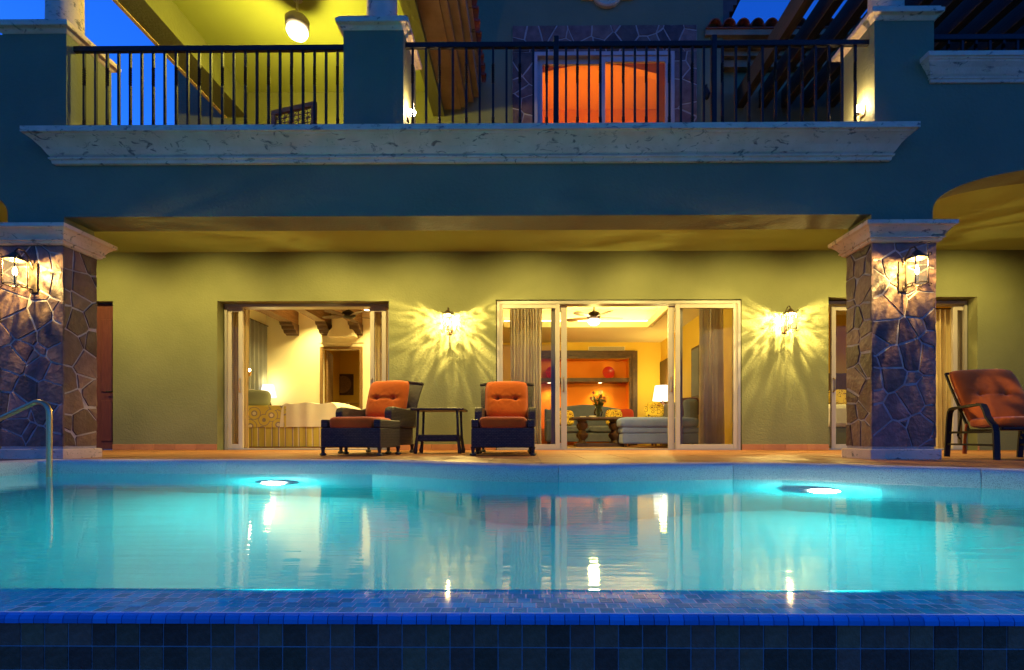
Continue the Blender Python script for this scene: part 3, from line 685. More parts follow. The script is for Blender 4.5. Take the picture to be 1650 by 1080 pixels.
# flagstone surround
sa, sb, sz = PX(826, YU), PX(1122, YU), PZ(43.5, YU); r = random.Random(5)
sur = vb(MB().box(sa, ua-.001, YU-.018, YU-.001, 4.6, uz).box(ub+.001, sb, YU-.018, YU-.001, 4.6, uz).box(sa, sb, YU-.018, YU-.001, uz+.0005, sz), 'door_surround', M['mortar'])
for q in ((sa, sb, uz+.004, sz), (sa, ua-.004, 4.8, uz), (ub+.004, sb, 4.8, uz)):
    for c in cells(*q, .22, r, .016): stone(c, lambda a, b, h: (a, YU-.018-h, b), r, .009).build('stone', M['slate'], sur)
ud = vb(MB().box(ua, ua+.05, YU-.03, YU+.12, 3.46, uz).box(ub-.05, ub, YU-.03, YU+.12, 3.46, uz).box(ua+.05, ub-.05, YU-.03, YU+.12, uz-.06, uz), 'sliding_door', M['white'])
um = PX(969, YU)
panel(ud, ua+.05, um+.05, YU+.05, 3.47, uz-.06, st=.08); panel(ud, um-.03, ub-.05, YU-.01, 3.47, uz-.06, st=.09)
# orange room with an arched partition
om = MB(); oy = YU+.21; ol, orr = ua-.6, ub+.6
om.box(ol-.1, ol, oy, 11, 3.45, 7.4); om.box(orr, orr+.1, oy, 11, 3.45, 7.4); om.box(ol, orr, 10.9, 11, 3.45, 7.4); om.box(ol-.1, orr+.1, oy, 11, 7.4, 7.45)
vb(om, 'room_wall', M['orange2'])
ay = 9.1; aL, aR, aZ, aS = PX(862, ay), PX(1062, ay), PZ(104, ay), PZ(121, ay)
pts = [(ol, 3.45), (ol, 7.39), (orr, 7.39), (orr, 3.45), (aR, 3.45)]+[(aR+(aL-aR)*i/16, aS+(aZ-aS)*math.sin(math.pi*i/16)) for i in range(17)]+[(aL, 3.45)]
vb(MB().prism(pts, ay, ay+.15), 'arched_partition', M['orange2'])
# round stone medallion high on the wall
mc = P(978, -9, YU); mr_ = 24*YU/FPX
md = MB(); md.add(*(lambda q: ([(p[0], YU-p[2], p[1]) for p in q.v], q.f))(MB().lathe([(mr_, 0.001), (mr_, .05), (mr_*.9, .07), (mr_*.8, .06), (mr_*.76, .03), (mr_*.3, .03), (.02, .045)], (mc[0], mc[1], 0), 32)))
md.box(mc[0]-mr_*1.75, mc[0]-mr_*.97, YU-.04, YU-.001, mc[1]-.10, mc[1]+.10); md.box(mc[0]+mr_*.97, mc[0]+mr_*1.75, YU-.04, YU-.001, mc[1]-.10, mc[1]+.10)
vb(md, 'wall_medallion', M['cantera'])
# upper terrace roof: beams, ceiling, eaves
ZR, ZC = 5.36, 5.76; rl, rr = -4.83, -1.33
vb(MB().box(rl, rl+.32, 4.9, YU-.002, ZR, ZC), 'roof_beam', M['paint']); vb(MB().box(rl-.05, rl-.002, 4.9, YU-.002, ZR-.012, ZC), 'beam_trim', M['cantera'])
vb(MB().box(rr-.18, rr, 4.9, YU-.002, ZR, ZC), 'roof_beam', M['paint']); vb(MB().box(rl+.322, rr-.182, 4.9, 5.2, ZR, ZC), 'roof_beam', M['paint'])
vb(MB().box(rl-.05, rr+.3, 4.9, YU-.002, ZC+.002, ZC+.1), 'upper_ceiling', M['ceil'])
ev = MB()
for xa, xb, za in ((rr+.002, rr+.27, 5.44), (rr+.27, rr+.36, 5.47), (rr+.36, rr+.47, 5.55), (rr+.47, rr+.56, 5.63)): ev.box(xa, xb-.001, 4.9, 7.9, za, ZC)
vb(ev, 'eave', M['eave'])
def barrel(par, loc, axis, L=.5, rad=.085, first=None):
    if first is None:
        mb = MB(); n = 8; vs_ = []
        for t in (0, L):
            for rd in (rad, rad-.014):
                vs_ += [(t, rd*math.cos(math.pi*i/n), rd*math.sin(math.pi*i/n)) for i in range(n+1)]
        q = n+1; fs_ = []
        for i in range(n): fs_ += [(i, i+1, 2*q+i+1, 2*q+i), (q+i+1, q+i, 3*q+i, 3*q+i+1), (i+1, i, q+i, q+i+1), (2*q+i, 2*q+i+1, 3*q+i+1, 3*q+i)]
        o = mb.add(vs_, fs_).build('roof_tile', M['clay'], par, smooth=True)
    else: o = first.copy(); COL.objects.link(o)
    o.location = loc; o.rotation_euler = (0, R(-14), axis); return first or o
rf = vb(MB().box(rr+.2, rr+.60, 4.9, 7.9, ZC+.103, ZC+.125), 'roof', M['cantera']); f0 = None
for i in range(15): f0 = barrel(rf, (rr+.66, 5.0+i*.2, ZC+.09), math.pi, first=f0)
# annexe on the right: wall, moulded eave, clay tiles
AY = 8.3; ann = vb(MB().box(ux1+.001, 9.4, AY, AY+.2, 3.45, 6.4), 'annexe_wall', M['paint'])
ae = MB()
for ya, za, zb in ((AY-.12, 6.30, 6.42), (AY-.20, 6.42, 6.50), (AY-.32, 6.50, 6.60), (AY-.40, 6.60, 6.69)): ae.box(PX(1137, AY-.4), 7.2, ya, AY-.002, za, zb-.001)
vb(ae, 'eave', M['eave'])
rf2 = vb(MB().box(PX(1137, AY-.4), 7.2, AY-.42, AY+1.2, 6.69, 6.71), 'roof', M['clay']); f0 = None
x = PX(1140, AY-.4)
while x < 7.1:
    f0 = barrel(rf2, (x+.1, AY-.46, 6.70), math.pi/2, L=.9, rad=.105, first=f0); x += .222
# corner eave of the tall block
ce = MB(); ez = PZ(40, 8.2)
for k_, (o_, z) in enumerate(((.10, ez-.25), (.17, ez), (.24, ez+.12), (.32, ez+.26), (.40, ez+.42))): ce.box(ux1+.001, ux1+o_, YU+.02*k_, 12, z, z+.5 if k_ == 4 else z+.6)
vb(ce, 'eave', M['wood'])
# ================================================================== RAILINGS
RY = YF+.095; RZ0, RZ1 = CZ1-.0, PZ(72, RY)
def baluster(twist, z0, z1):
    mb = MB(); h = .0105; H = z1-z0; st = []
    def sec(z, a, s=1.0): st.append([(h*s*1.414*math.cos(a+math.pi/4+k*math.pi/2), h*s*1.414*math.sin(a+math.pi/4+k*math.pi/2), z) for k in range(4)])
    sec(z0, 0)
    if twist:
        for c0_, c1_ in ((.02, .22), (.60, .82)):
            for i in range(25): sec(z0+H*(c0_+(c1_-c0_)*i/24), i/24*math.pi*4, 1.12 if 0 < i < 24 else 1)
    sec(z1, 0)
    vs_ = [p for s_ in st for p in s_]
    return mb.add(vs_, [(i*4+k, i*4+(k+1) % 4, (i+1)*4+(k+1) % 4, (i+1)*4+k) for i in range(len(st)-1) for k in range(4)])
def railing(xa, xb, z0, z1, bars, posts, label, y=RY):
    t = thing('balcony_railing', label, 'railing', ((xa+xb)/2, y, z0), group='wrought iron balcony railings')
    MB().box(xa, xb, y-.02, y+.02, z1-.055, z1).build('top_rail', M['iron'], t, world=True, bevel=.006)
    MB().box(xa, xb, y-.012, y+.012, z0+.025, z0+.045).build('bottom_rail', M['iron'], t, world=True)
    fs = [None, None]
    for i, x in enumerate(bars):
        k = (i+1) % 2
        if fs[k] is None: fs[k] = baluster(k, z0+.045, z1-.055).build('baluster', M['iron'], t, world=True); fs[k].location = (x, y, 0)
        else:
            o = fs[k].copy(); o.location = (x, y, 0); COL.objects.link(o)
    for x in posts: MB().box(x-.026, x+.026, y-.026, y+.026, z0-.01, z1+.055).build('post', M['iron'], t, world=True, bevel=.008)
bl = [PX(136+18.55*i, RY) for i in range(23)]
railing(pedL[1]-.01, pedM[0]+.01, RZ0, RZ1, [x for x in bl if x < pedM[0]-.03], [], 'black iron railing with twisted balusters in front of the yellow lit covered balcony')
b2 = [PX(665+21.6*i, RY) for i in range(11)]+[PX(912+18.5*i, RY) for i in range(13)]+[PX(1164+21.4*i, RY) for i in range(11)]
railing(pedM[1]-.01, pedR[0]+.01, RZ0, PZ(69, RY), b2, [PX(896, RY), PX(1150, RY)], 'long black iron railing with two square posts in front of the orange glass door')
railing(pedR[1]-.01, 9.4, fz(102)+.012, PZ(61.5, RY), [PX(1528+22.2*i, RY) for i in range(14)], [], 'short black iron railing on the raised stone sill beside the pergola')
# ================================================================== PERGOLA
pg = thing('pergola', 'dark timber pergola of parallel beams over the balcony end', 'pergola', (5.5, 6.6, 5.7))
MB().box(3.05, 9.3, 4.93, 5.10, 5.36, 5.695).build('header_beam', M['pergola'], pg, world=True)
me0 = None
for i in range(15):
    x = 3.47+.375*i
    if me0 is None: me0 = MB().prism([(4.6, 5.82), (4.75, 5.70), (AY-.004, 5.70), (AY-.004, 5.985), (4.6, 5.985)], -.0625, .0625, f=lambda p, t: (t, p[0], p[1])).build('beam', M['pergola'], pg, world=True); me0.location = (x+.0625, 0, 0)
    else: o = me0.copy(); o.location = (x+.0625, 0, 0); COL.objects.link(o)
# ================================================================== LANTERNS
def scroll(mb, c, r, side, y=0, flip=1):
    mb.tube([(c[0]+side*r*(1-i/14*.55)*math.cos(i*.45), c[1], c[2]+flip*r*(1-i/14*.55)*math.sin(i*.45)) for i in range(13)], .006, 6)
def lantern(name, label, loc, watts, group, cat='lantern', s=1.0, out=.20):
    t = thing(name, label, cat, loc, 0, group); t.scale = (s, s, s); WM[t] = Matrix.LocRotScale(t.location, t.rotation_euler, t.scale)
    # local: wall at y=0, lantern hangs at y=-out; origin at the middle of the back plate
    MB().box(-.045, .045, -.014, -.001, -.16, .16).build('back_plate', M['bronze'], t, bevel=.006)
    a = MB(); a.tube([(0, -.01, .10), (0, -.05, .20), (0, -.11, .262), (0, -out+.03, .262), (0, -out, .22)], .009, 8)
    a.tube([(0, -.01, -.13), (0, -out*.55, -.135), (0, -out+.06, -.125)], .007, 8)
    a.build('bracket', M['bronze'], t, smooth=True)
    c = MB(); rg = .082
    c.lathe([(.012, .215), (.03, .20), (.052, .17), (rg+.008, .142), (rg+.010, .134), (rg-.002, .133), (.02, .185)], (0, -out, 0), 18)
    c.build('roof_cap', M['bronze'], t, smooth=True)
    k = MB()
    for z in (.128, -.135):
        k.tube([((rg+.004)*math.cos(2*math.pi*i/20), -out+(rg+.004)*math.sin(2*math.pi*i/20), z) for i in range(21)], .0055, 6, cap=False)
    for i in range(4):
        an = math.pi/4+i*math.pi/2; x, y = (rg+.012)*math.cos(an), -out+(rg+.012)*math.sin(an)
        k.tube([(x, y, -.15+.30*j/10) for j in range(11)], [.0065 if j % 2 else .0048 for j in range(11)], 6)
        sd = 1 if math.cos(an) > 0 else -1
        for z, fl in ((.155, 1), (-.158, -1)):
            k.tube([(x+sd*.016+.016*math.cos(R(180 if sd > 0 else 0)+q*.55*-sd*fl), y, z+.016*fl*0+.016*math.sin(R(180 if sd > 0 else 0)+q*.55*-sd*fl)) for q in range(10)], .0045, 6)
    k.build('cage', M['bronze'], t, smooth=True)
    MB().add(*(lambda q: (q.v, q.f[:-2]))(MB().lathe([(rg, -.13), (rg, .13)], (0, -out, 0), 24))).build('glass', M['lampglass'], t, smooth=True)
    MB().lathe([(.014, -.13), (.014, -.055), (.02, -.05), (.02, -.04)], (0, -out, 0), 12).build('candle_sleeve', M['linen'], t, smooth=True)
    MB().lathe([(.006, -.04), (.018, -.015), (.020, .01), (.012, .04), (.003, .065)], (0, -out, 0), 12).build('bulb', M['bulb'], t, smooth=True)
    lamp('bulb_light', 'POINT', (0, -out, .085), watts, t, size=.018, world=False, pattern=True, color=(1, .73, .22))
    return t
X, Z = P(721.5, 520, YB-.2); lantern('wall_lantern', 'lit iron lantern on the wall between the bedroom doors and the living room doors', (X, YB, Z), 60, 'iron wall lanterns')
X, Z = P(1273.5, 518, YB-.2); lantern('wall_lantern', 'lit iron lantern on the wall between the living room doors and the shaded pillar', (X, YB, Z), 60, 'iron wall lanterns')
X, Z = P(1479, 436, YF-.2); lantern('wall_lantern', 'lit iron lantern on the stone pillar beside the rust reclining chair', (X, YF-.004, Z), 17, 'iron wall lanterns', s=.92)
X, Z = P(22, 438, YF-.2); lantern('wall_lantern', 'lit iron lantern on the stone pillar behind the pool handrail', (X, YF-.004, Z), 17, 'iron wall lanterns', s=.92)
# recessed downlights of the terrace ceiling
def downlight(loc, watts, label, group, spot=105, trim='white', color=WARM, tilt=0):
    t = thing('downlight', label, 'ceiling light', loc, 0, group)
    MB().lathe([(.055, -.001), (.055, -.006), (.075, -.008), (.08, -.001)], (0, 0, 0), 20).build('trim_ring', M[trim], t, smooth=True)
    MB().lathe([(.001, -.002), (.052, -.0025)], (0, 0, 0), 20).build('lens', M['dome'], t)
    lamp('spot_light', 'SPOT', (0, 0, -.02), watts, t, size=.04, world=False, spot=spot, blend=.9, color=color, rot=(R(tilt), 0, 0))
    return t
spots = ((-7.2, 'over the dark wooden side door'), (PX(255, 7.1), 'over the bare wall by the wooden side door'), (PX(470, 7.1), 'over the open bedroom doors'), (PX(640, 7.1), 'over the wall edge of the bedroom doors'), (PX(850, 7.1), 'over the armchair by the living room glass'), (PX(1060, 7.1), 'over the open living room doors'), (PX(1250, 7.1), 'over the lantern next to the shaded pillar'), (PX(1440, 7.1), 'directly behind the pillar beside the reclining chair'), (7.2, 'beyond the doors beside the reclining chair'))
for x, where in spots:
    downlight((x, 7.1, 3.37), 72, 'recessed terrace ceiling downlight '+where, 'terrace downlights', 140, tilt=27)
for x, where in ((-2.6, 'before the bedroom side armchair'), (0, 'above the side table near the beam'), (2.6, 'close behind the beam before the living room')):
    downlight((x, 5.95, 3.37), 18, 'recessed terrace ceiling downlight '+where, 'terrace downlights')
# small up-lights at the pedestals
def steplight(px, py, side, label):
    y = YF+.17; X, Z = P(px, py, y)
    X = pedM[1] if side > 0 else pedR[0]
    t = thing('step_light', label, 'light', (X, y, Z), 0, 'pedestal step lights')
    s_ = side
    MB().box(min(.001*s_, .012*s_), max(.001*s_, .012*s_), -.04, .04, -.05, .05).build('back_plate', M['bronze'], t, bevel=.003)
    MB().lathe([(.008, -.035), (.012, -.03), (.012, 0)], (s_*.05, 0, 0), 14).build('socket', M['bronze'], t, smooth=True)
    MB().lathe([(.006, .0), (.028, .014), (.034, .038), (.024, .06), (.004, .07)], (s_*.05, 0, 0), 14).build('bulb', M['spark'], t, smooth=True)
    lamp('bulb_light', 'POINT', (s_*.09, 0, .10), 1.6, t, size=.02, world=False, color=(1, .66, .30))
steplight(656, 187, 1, 'bright little lamp at the foot of the pedestal beside the covered balcony')
steplight(1380, 181, -1, 'bright little lamp at the foot of the pedestal under the pergola')
# ================================================================== CEILING FANS
def fan(label, loc, rod, span, watts, dome=True, mat='bronze', rz=0, droop=0, color=WARM):
    t = thing('ceiling_fan' if span > .5 else 'pendant_lamp', label, 'ceiling fan' if span > .5 else 'lamp', loc, rz)
    MB().tube([(0, 0, .12), (0, 0, rod)], .014, 10).lathe([(.06, rod-.06), (.07, rod-.02), (.07, rod-.001)], (0, 0, 0), 18).build('rod', M[mat], t, smooth=True)
    MB().lathe([(.05, -.03), (.10, -.02), (.14, .02), (.145, .07), (.11, .11), (.05, .14), (.02, .15)], (0, 0, 0), 24).build('motor', M[mat], t, smooth=True)
    b0 = None
    for i in range(5 if span > .5 else 0):
        if b0 is None:
            mb = MB(); pr = [(.12, .03), (.2, .045), (.3, .062), (span*.85, .075), (span*.97, .055), (span, .0)]
            out = [(x, y_) for x, y_ in pr]+[(x, -y_) for x, y_ in pr[::-1][1:]]
            b0 = mb.prism(out, -.004, .004, f=lambda p, q: (p[0], p[1], q+.015+p[1]*.2-p[0]*droop)).build('blade', M['beamwood' if span < .5 else 'wood'], t)
        else: b0 = b0.copy(); COL.objects.link(b0)
        b0.rotation_euler = (0, 0, R(72*i+8))
    if span < .5: MB().lathe([(.05, .03), (.11, .005), (.135, -.012), (.13, -.02), (.10, -.04)], (0, 0, 0), 32).build('canopy_disc', M['white'], t, smooth=True)
    if dome:
        MB().lathe([(.004, -.15), (.06, -.143), (.105, -.115), (.128, -.07), (.12, -.04)], (0, 0, 0), 24).build('lamp_dome', M['dome'], t, smooth=True)
        MB().tube([(.09, -.09, -.03), (.09, -.09, -.24)], .003, 5).build('pull_chain', M['steel'], t)
    if watts: lamp('fan_light', 'POINT', (0, 0, -.22), watts, t, size=.10, world=False, color=color)
    return t
X, Z = P(957, 519, 10.3); fan('bronze ceiling fan with a lit white dome in the yellow living room', (X, 10.3, Z+.08), TU-Z-.08, .62, 45)
X, Z = P(562, 511, 10.6); fan('dark unlit ceiling fan under the bedroom beams', (X, 10.6, Z), 3.42-Z, .62, 0, dome=False, mat='iron', rz=.3)
X, Z = P(479, 49, 6.2); fan('lit white pendant lamp hanging on a rod in the covered upper balcony', (X, 6.2, Z+.05), ZC-Z-.05, .33, 52, color=(1, .82, .10), mat='white')
# ================================================================== POOL LAMPS, HANDRAIL
def pool_lamp(px, py, depth, label, watts, turn):
    X, _ = G(px, py, WZ)
    X, Y = G(px, py, WZ); e = (edgeY(X)+edgeY(X+.01))/2
    k = (edgeY(X)-.4)/Y if False else 1
    Xw = X*edgeY(X)/Y*.985; Yw = edgeY(Xw)
    t = thing('pool_light', label, 'pool light', (Xw, Yw, -depth), R(turn), 'underwater pool lamps')
    q = MB().lathe([(.135, .001), (.135, .03), (.115, .05), (.10, .05), (.10, .03)], (0, 0, 0), 24)
    MB().add([(p[0], -p[2], p[1]) for p in q.v], q.f[:-1]).build('housing', M['chromium'], t, smooth=True)
    q = MB().lathe([(.085, .035), (.06, .05), (.02, .056)], (0, 0, 0), 24)
    MB().add([(p[0], -p[2], p[1]) for p in q.v], q.f).build('lens', M['poollens'], t, smooth=True)
    lamp('lens_light', 'AREA', (0, -.075, 0), watts, t, color=(1.0, 1.0, .88), size=.19, world=False, rot=(R(-90), 0, 0))
    lamp('added_scatter_light', 'POINT', (0, -.12, 0), watts*3.0, t, color=(.9, 1.0, .9), size=.02, world=False)  # added point light before the lens, stands in for glow scattered by water
pool_lamp(440, 786, .80, 'glowing underwater lamp on the pool wall in front of the bedroom doors', 4.6, 0)
pool_lamp(1312, 791, .66, 'glowing underwater lamp on the curved pool wall near the shaded pillar', 3.4, -14)
hx, hy = G(79.5, 768, WZ)
hz = PZ(643, hy)
pts = [(hx, hy, -.12), (hx, hy, 0), (hx, hy, hz-.115)]+[(hx-.085+.085*math.cos(R(a)), hy, hz-.105+.085*math.sin(R(a))) for a in (15, 35, 55, 75, 90, 105)]
l1 = P(0, 675, hy); pts += [(l1[0], hy, l1[1]), (l1[0]-.42, hy, l1[1]-.17), (l1[0]-.50, hy, l1[1]-.24), (l1[0]-.52, hy, .03)]
hr = thing('handrail', 'bent polished metal handrail rising from the pool water beside the stone pillar', 'handrail', (l1[0]-.52, hy, .026))
MB().tube(pts, .0185, 14).build('tube', M['steel'], hr, world=True, smooth=True)
MB().lathe([(.045, .0), (.045, .008), (.025, .016)], (l1[0]-.52, hy, .027), 20).build('flange', M['steel'], hr, world=True, smooth=True)
# ================================================================== PATIO FURNITURE
def leg(x, y, h=.14, r=.017, mat='wicker', par=None, ball=True):
    mb = MB(); pr = [(r*1.5, h), (r, h*.7), (r*.9, h*.35), (r*1.7, h*.22), (r*1.9, h*.1), (r*1.2, .001)]
    return mb.lathe(pr, (x, y, 0), 12).build('leg', M[mat], par, smooth=True)
def armchair(loc, rz, label):
    t = thing('armchair', label, 'armchair', loc, rz, 'wicker armchairs on the terrace')
    MB().box(-.36, .36, -.36, .34, .11, .35).build('seat_base', M['wicker'], t, bevel=.02)
    for s in (-1, 1):
        pr = [(-.40, .35), (-.40, .55), (-.37, .60), (-.30, .615), (.10, .60), (.36, .64), (.36, .35)]
        MB().prism(pr, s*.30, s*.40, f=lambda p, q: (q, p[0], p[1])).build('armrest', M['wicker'], t, bevel=.018)
    b = MB()
    def bk(u, v):
        x = (u*2-1)*(.35+.05*v); z = .34+.66*v+.03*math.cos((u*2-1)*math.pi/2); y = .32+.16*v+.10*v**3-.05*(1-(u*2-1)**2); return x, y, z
    b.grid(bk, 12, 10); n0 = len(b.v); b.grid(lambda u, v: (bk(u, v)[0]*1.0, bk(u, v)[1]+.035, bk(u, v)[2]+.004), 12, 10)
    edge = [i*11 for i in range(13)]+[12*11+j for j in range(1, 11)]+[i*11+10 for i in range(11, -1, -1)]+[j for j in range(9, 0, -1)]
    b.f += [(edge[i], edge[(i+1) % len(edge)], edge[(i+1) % len(edge)]+n0, edge[i]+n0) for i in range(len(edge))]
    b.build('backrest', M['wicker'], t, smooth=True)
    MB().tube([bk(i/12, 1) for i in range(13)], .022, 8).build('top_roll', M['wicker'], t, smooth=True)
    MB().pillow((0, -.02, .41), .58, .66, .15, .28).build('seat_cushion', M['cushion'], t, smooth=True)
    Mt = Matrix.Translation((0, 0, 0)) @ Matrix.Rotation(R(72), 4, 'X')
    MB().cushion((0, .26, .735), .60, .60, .24, tufts=((-.42, .02), (.42, .02)), M=Mt).build('back_cushion', M['cushion'], t, smooth=True)
    for x in (-.34, .34):
        for y in (-.36, .34): leg(x, y, .12, .022, par=t)
    return t
def ottoman(loc, rz, label):
    t = thing('ottoman', label, 'ottoman', loc, rz, 'wicker ottomans on the terrace')
    MB().box(-.37, .37, -.29, .29, .095, .325).build('base', M['wicker'], t, bevel=.012)
    for s in (-1, 1): MB().box(min(s*.285, s*.37), max(s*.285, s*.37), -.291, .291, .3255, .425).build('side_panel', M['wicker'], t, bevel=.014)
    MB().pillow((0, 0, .385), .565, .60, .15, .22).build('cushion', M['cushion'], t, smooth=True)
    for x in (-.35, .35):
        for y in (-.27, .27): leg(x, y, .105, .021, par=t)
    return t
# right-hand pair
x_, y_ = G(810, 734.7)
ottoman((x_, 6.06, 0), R(1), 'rust cushioned ottoman of dark wicker directly before the armchair by the living room glass')
armchair((PX(816, 6.98), 6.86, 0), R(1), 'dark wicker armchair with rust cushion in front of the living room glass')
lx, ly = PX(584, 6.05), 6.05
ottoman((lx, ly-.02, 0), R(-8), 'rust cushioned ottoman of dark wicker angled before the armchair by the bedroom doors')
armchair((PX(612, 6.85), 6.78, 0), R(-12), 'dark wicker armchair with rust cushion turned toward the bedroom doors')
# side table
tx, ty = PX(709, 6.75), 6.75
st = thing('side_table', 'dark metal side table with flared legs standing between the two wicker armchairs', 'side table', (tx, ty, 0))
MB().box(-.35, .35, -.24, .24, .572, .602).build('table_top', M['bronze'], st, bevel=.008)
for x in (-.26, .26):
    for y in (-.18, .18):
        sx = 1 if x > 0 else -1
        MB().tube([(x, y, .572), (x+sx*.005, y, .40), (x+sx*.012, y, .22), (x+sx*.03, y, .07), (x+sx*.035, y, .04), (x+sx*.035, y, .0)], [.018, .016, .018, .024, .030, .024], 10).build('leg', M['bronze'], st, smooth=True)
MB().box(-.262, .262, -.19, .19, .16, .25).build('shelf', M['wicker'], st, bevel=.01)
# reclining chair by the right pillar
rc = thing('reclining_chair', 'reclining patio chair with faded rust cushion and black metal arms beside the stone pillar', 'chair', (4.92, 5.06, 0), R(-14.5))
def flat(pts, wd=.045, th=.022, name='frame', x=0):
    mb = MB()
    prof = []; n = len(pts)
    for i, p in enumerate(pts):
        a, b = pts[max(i-1, 0)], pts[min(i+1, n-1)]; d = Vector((b[0]-a[0], b[1]-a[1])).normalized(); nn = Vector((-d.y, d.x))
        prof.append((p[0]+nn.x*th/2, p[1]+nn.y*th/2)); 
    prof2 = []
    for i, p in enumerate(pts):
        a, b = pts[max(i-1, 0)], pts[min(i+1, n-1)]; d = Vector((b[0]-a[0], b[1]-a[1])).normalized(); nn = Vector((-d.y, d.x))
        prof2.append((p[0]-nn.x*th/2, p[1]-nn.y*th/2))
    for i in range(n-1):
        q = [prof[i], prof[i+1], prof2[i+1], prof2[i]]
        mb.prism(q, x-wd/2, x+wd/2, f=lambda p, t: (t, p[0], p[1]))
    return mb.build(name, M['iron'], rc)
for s in (-1, 1):
    flat([(.50, .0), (.455, .42), (.44, .49), (.41, .525), (.36, .535), (-.08, .55), (-.14, .54), (-.18, .49), (-.215, .42), (-.27, .365), (-.315, .33), (-.335, .28), (-.35, .0)], .05, .024, 'arm_frame', s*.335)
    flat([(.48, .14), (-.34, .14)], .022, .02, 'lower_rail', s*.335); flat([(.46, .27), (-.32, .27)], .022, .024, 'seat_rail', s*.325)
    MB().tube([(s*.29, -.36, .30), (s*.29, .18, .29), (s*.29, .52, .78), (s*.29, .60, .91), (s*.29, .62, .945)], .014, 8).build('back_rail', M['iron'], rc, smooth=True)
    MB().tube([(s*.28, .36, .20), (s*.28, .40, .235), (s*.28, .30, .60)], .011, 6).build('recline_stay', M['iron'], rc, smooth=True)
MB().tube([(-.29, .62, .945), (0, .63, .95), (.29, .62, .945)], .014, 8).build('back_bar', M['iron'], rc, smooth=True)
MB().tube([(-.29, -.36, .30), (.29, -.36, .30)], .014, 8).build('front_bar', M['iron'], rc, smooth=True)
MB().box(-.28, .28, -.34, .18, .285, .305).build('sling', M['wicker'], rc)
MB().pillow((0, -.08, .365), .60, .58, .11, .25, n=24).build('seat_cushion', M['cushion2'], rc, smooth=True)
MB().cushion((0, .355, .655), .60, .76, .15, tufts=((-.4, 0), (.4, 0)), M=Matrix.Rotation(R(56), 4, 'X')).build('back_cushion', M['cushion2'], rc, smooth=True)
MB().tube([(-.30, .20, .36), (-.305, .22, .20), (-.31, .22, .04)], [.012, .014, .02], 6).build('tie_strap', M['cushion2'], rc)
# upstairs lattice chair
uc = thing('lattice_chair', 'dark lattice backed chair on the covered upper balcony', 'chair', (PX(466, 6.0), 6.15, 3.45), R(-16))
ctop, cb = PZ(158, 6.0)-3.45, .42
MB().box(-.33, .33, -.04, 0, ctop-.06, ctop).box(-.33, -.27, -.04, 0, .0, ctop-.06).box(.27, .33, -.04, 0, .0, ctop-.06).box(-.27, .27, -.04, 0, .40, .46).build('back_frame', M['wood'], uc, bevel=.004)
lt = MB()
for i in range(9):
    x = -.27+.54*i/8; lt.bar((x, -.02, .46), (x, -.02, ctop-.06), .009, .009)
for i in range(7):
    z = .46+(ctop-.52)*i/6; lt.bar((-.27, -.021, z), (.27, -.021, z), .009, .009)
for i in range(8):
    for j in range(6):
        xa, xb = -.27+.54*i/8, -.27+.54*(i+1)/8; za, zb = .46+(ctop-.52)*j/6, .46+(ctop-.52)*(j+1)/6
        lt.bar((xa, -.019, za if (i+j) % 2 else zb), (xb, -.019, zb if (i+j) % 2 else za), .006, .006)
lt.build('lattice', M['wood'], uc)
MB().box(-.33, .33, 0.001, .5, .38, .43).build('seat', M['wood'], uc)
for x in (-.3, .3): MB().box(x-.025, x+.025, .44, .49, 0, .38).build('leg', M['wood'], uc)
# unlit wall lamp upstairs
X, Z = P(1139, 150, YU-.1); t = thing('wall_lamp', 'small unlit dark wall lamp beside the flagstone framed upper door', 'wall lamp', (X, YU, Z))
MB().lathe([(.004, -.11), (.03, -.09), (.055, -.02), (.03, .05), (.012, .09), (.006, .14)], (0, -.1, 0), 12).build('shade', M['iron'], t, smooth=True)
MB().tube([(0, -.001, .08), (0, -.06, .16), (0, -.1, .13)], .008, 6).build('bracket', M['iron'], t, smooth=True)
# ================================================================== CURTAINS
def curtain(label, xa, xb, y, z0, z1, mat, waves=9, amp=.035, seed=0):
    r = random.Random(seed); ph = [r.uniform(0, 6) for _ in range(4)]; t = thing('curtain', label, 'curtain', ((xa+xb)/2, y, z0), 0, 'curtains')
    def fn(u, v):
        k = 1-.12*v; x = xa+(xb-xa)*u; a = amp*(1-.35*v)
        return x+.012*math.sin(v*3+u*9+ph[0]), y+a*math.sin(2*math.pi*waves*u+ph[1]+.5*math.sin(v*2+ph[2]))+a*.4*math.sin(2*math.pi*waves*2.3*u+ph[3]), z0+(z1-z0)*v
    MB().grid(fn, waves*10, 6).build('cloth', M[mat], t, world=True, smooth=True)
    MB().tube([(xa-.05, y, z1+.01), (xb+.05, y, z1+.01)], .012, 8).build('rod', M['bronze'], t, world=True, smooth=True)
cy_ = YB+.42
curtain('pale sheer curtain gathered behind the living room glass beside the armchair', PX(822, cy_), PX(873, cy_), cy_, .02, 2.5, 'drape', 10, .04, 1)
curtain('pale sheer curtain gathered behind the living room glass by the periwinkle chaise', PX(1126, cy_), PX(1166, cy_), cy_, .02, 2.5, 'drape', 9, .04, 2)
cy2 = YB+.50
curtain('tan drape hanging at the headboard side of the bedroom doors', PX(376, cy2), PX(401, cy2), cy2, .02, 2.6, 'drape2', 5, .03, 3)
curtain('narrow tan drape hanging in the bedroom doorway behind the wicker armchair', PX(604, cy2), PX(628, cy2), cy2, .02, 2.6, 'drape2', 4, .03, 4)
curtain('wide cream drape behind the glass doors beside the reclining chair', PX(1490, cy2), PX(1540, cy2), cy2, .02, 2.5, 'drape2', 6, .03, 5)
dr = thing('curtain', 'slate blue drape on the bedroom side wall by the bed pillows', 'curtain', (bx0+.06, 11.9, .05), 0, 'curtains')
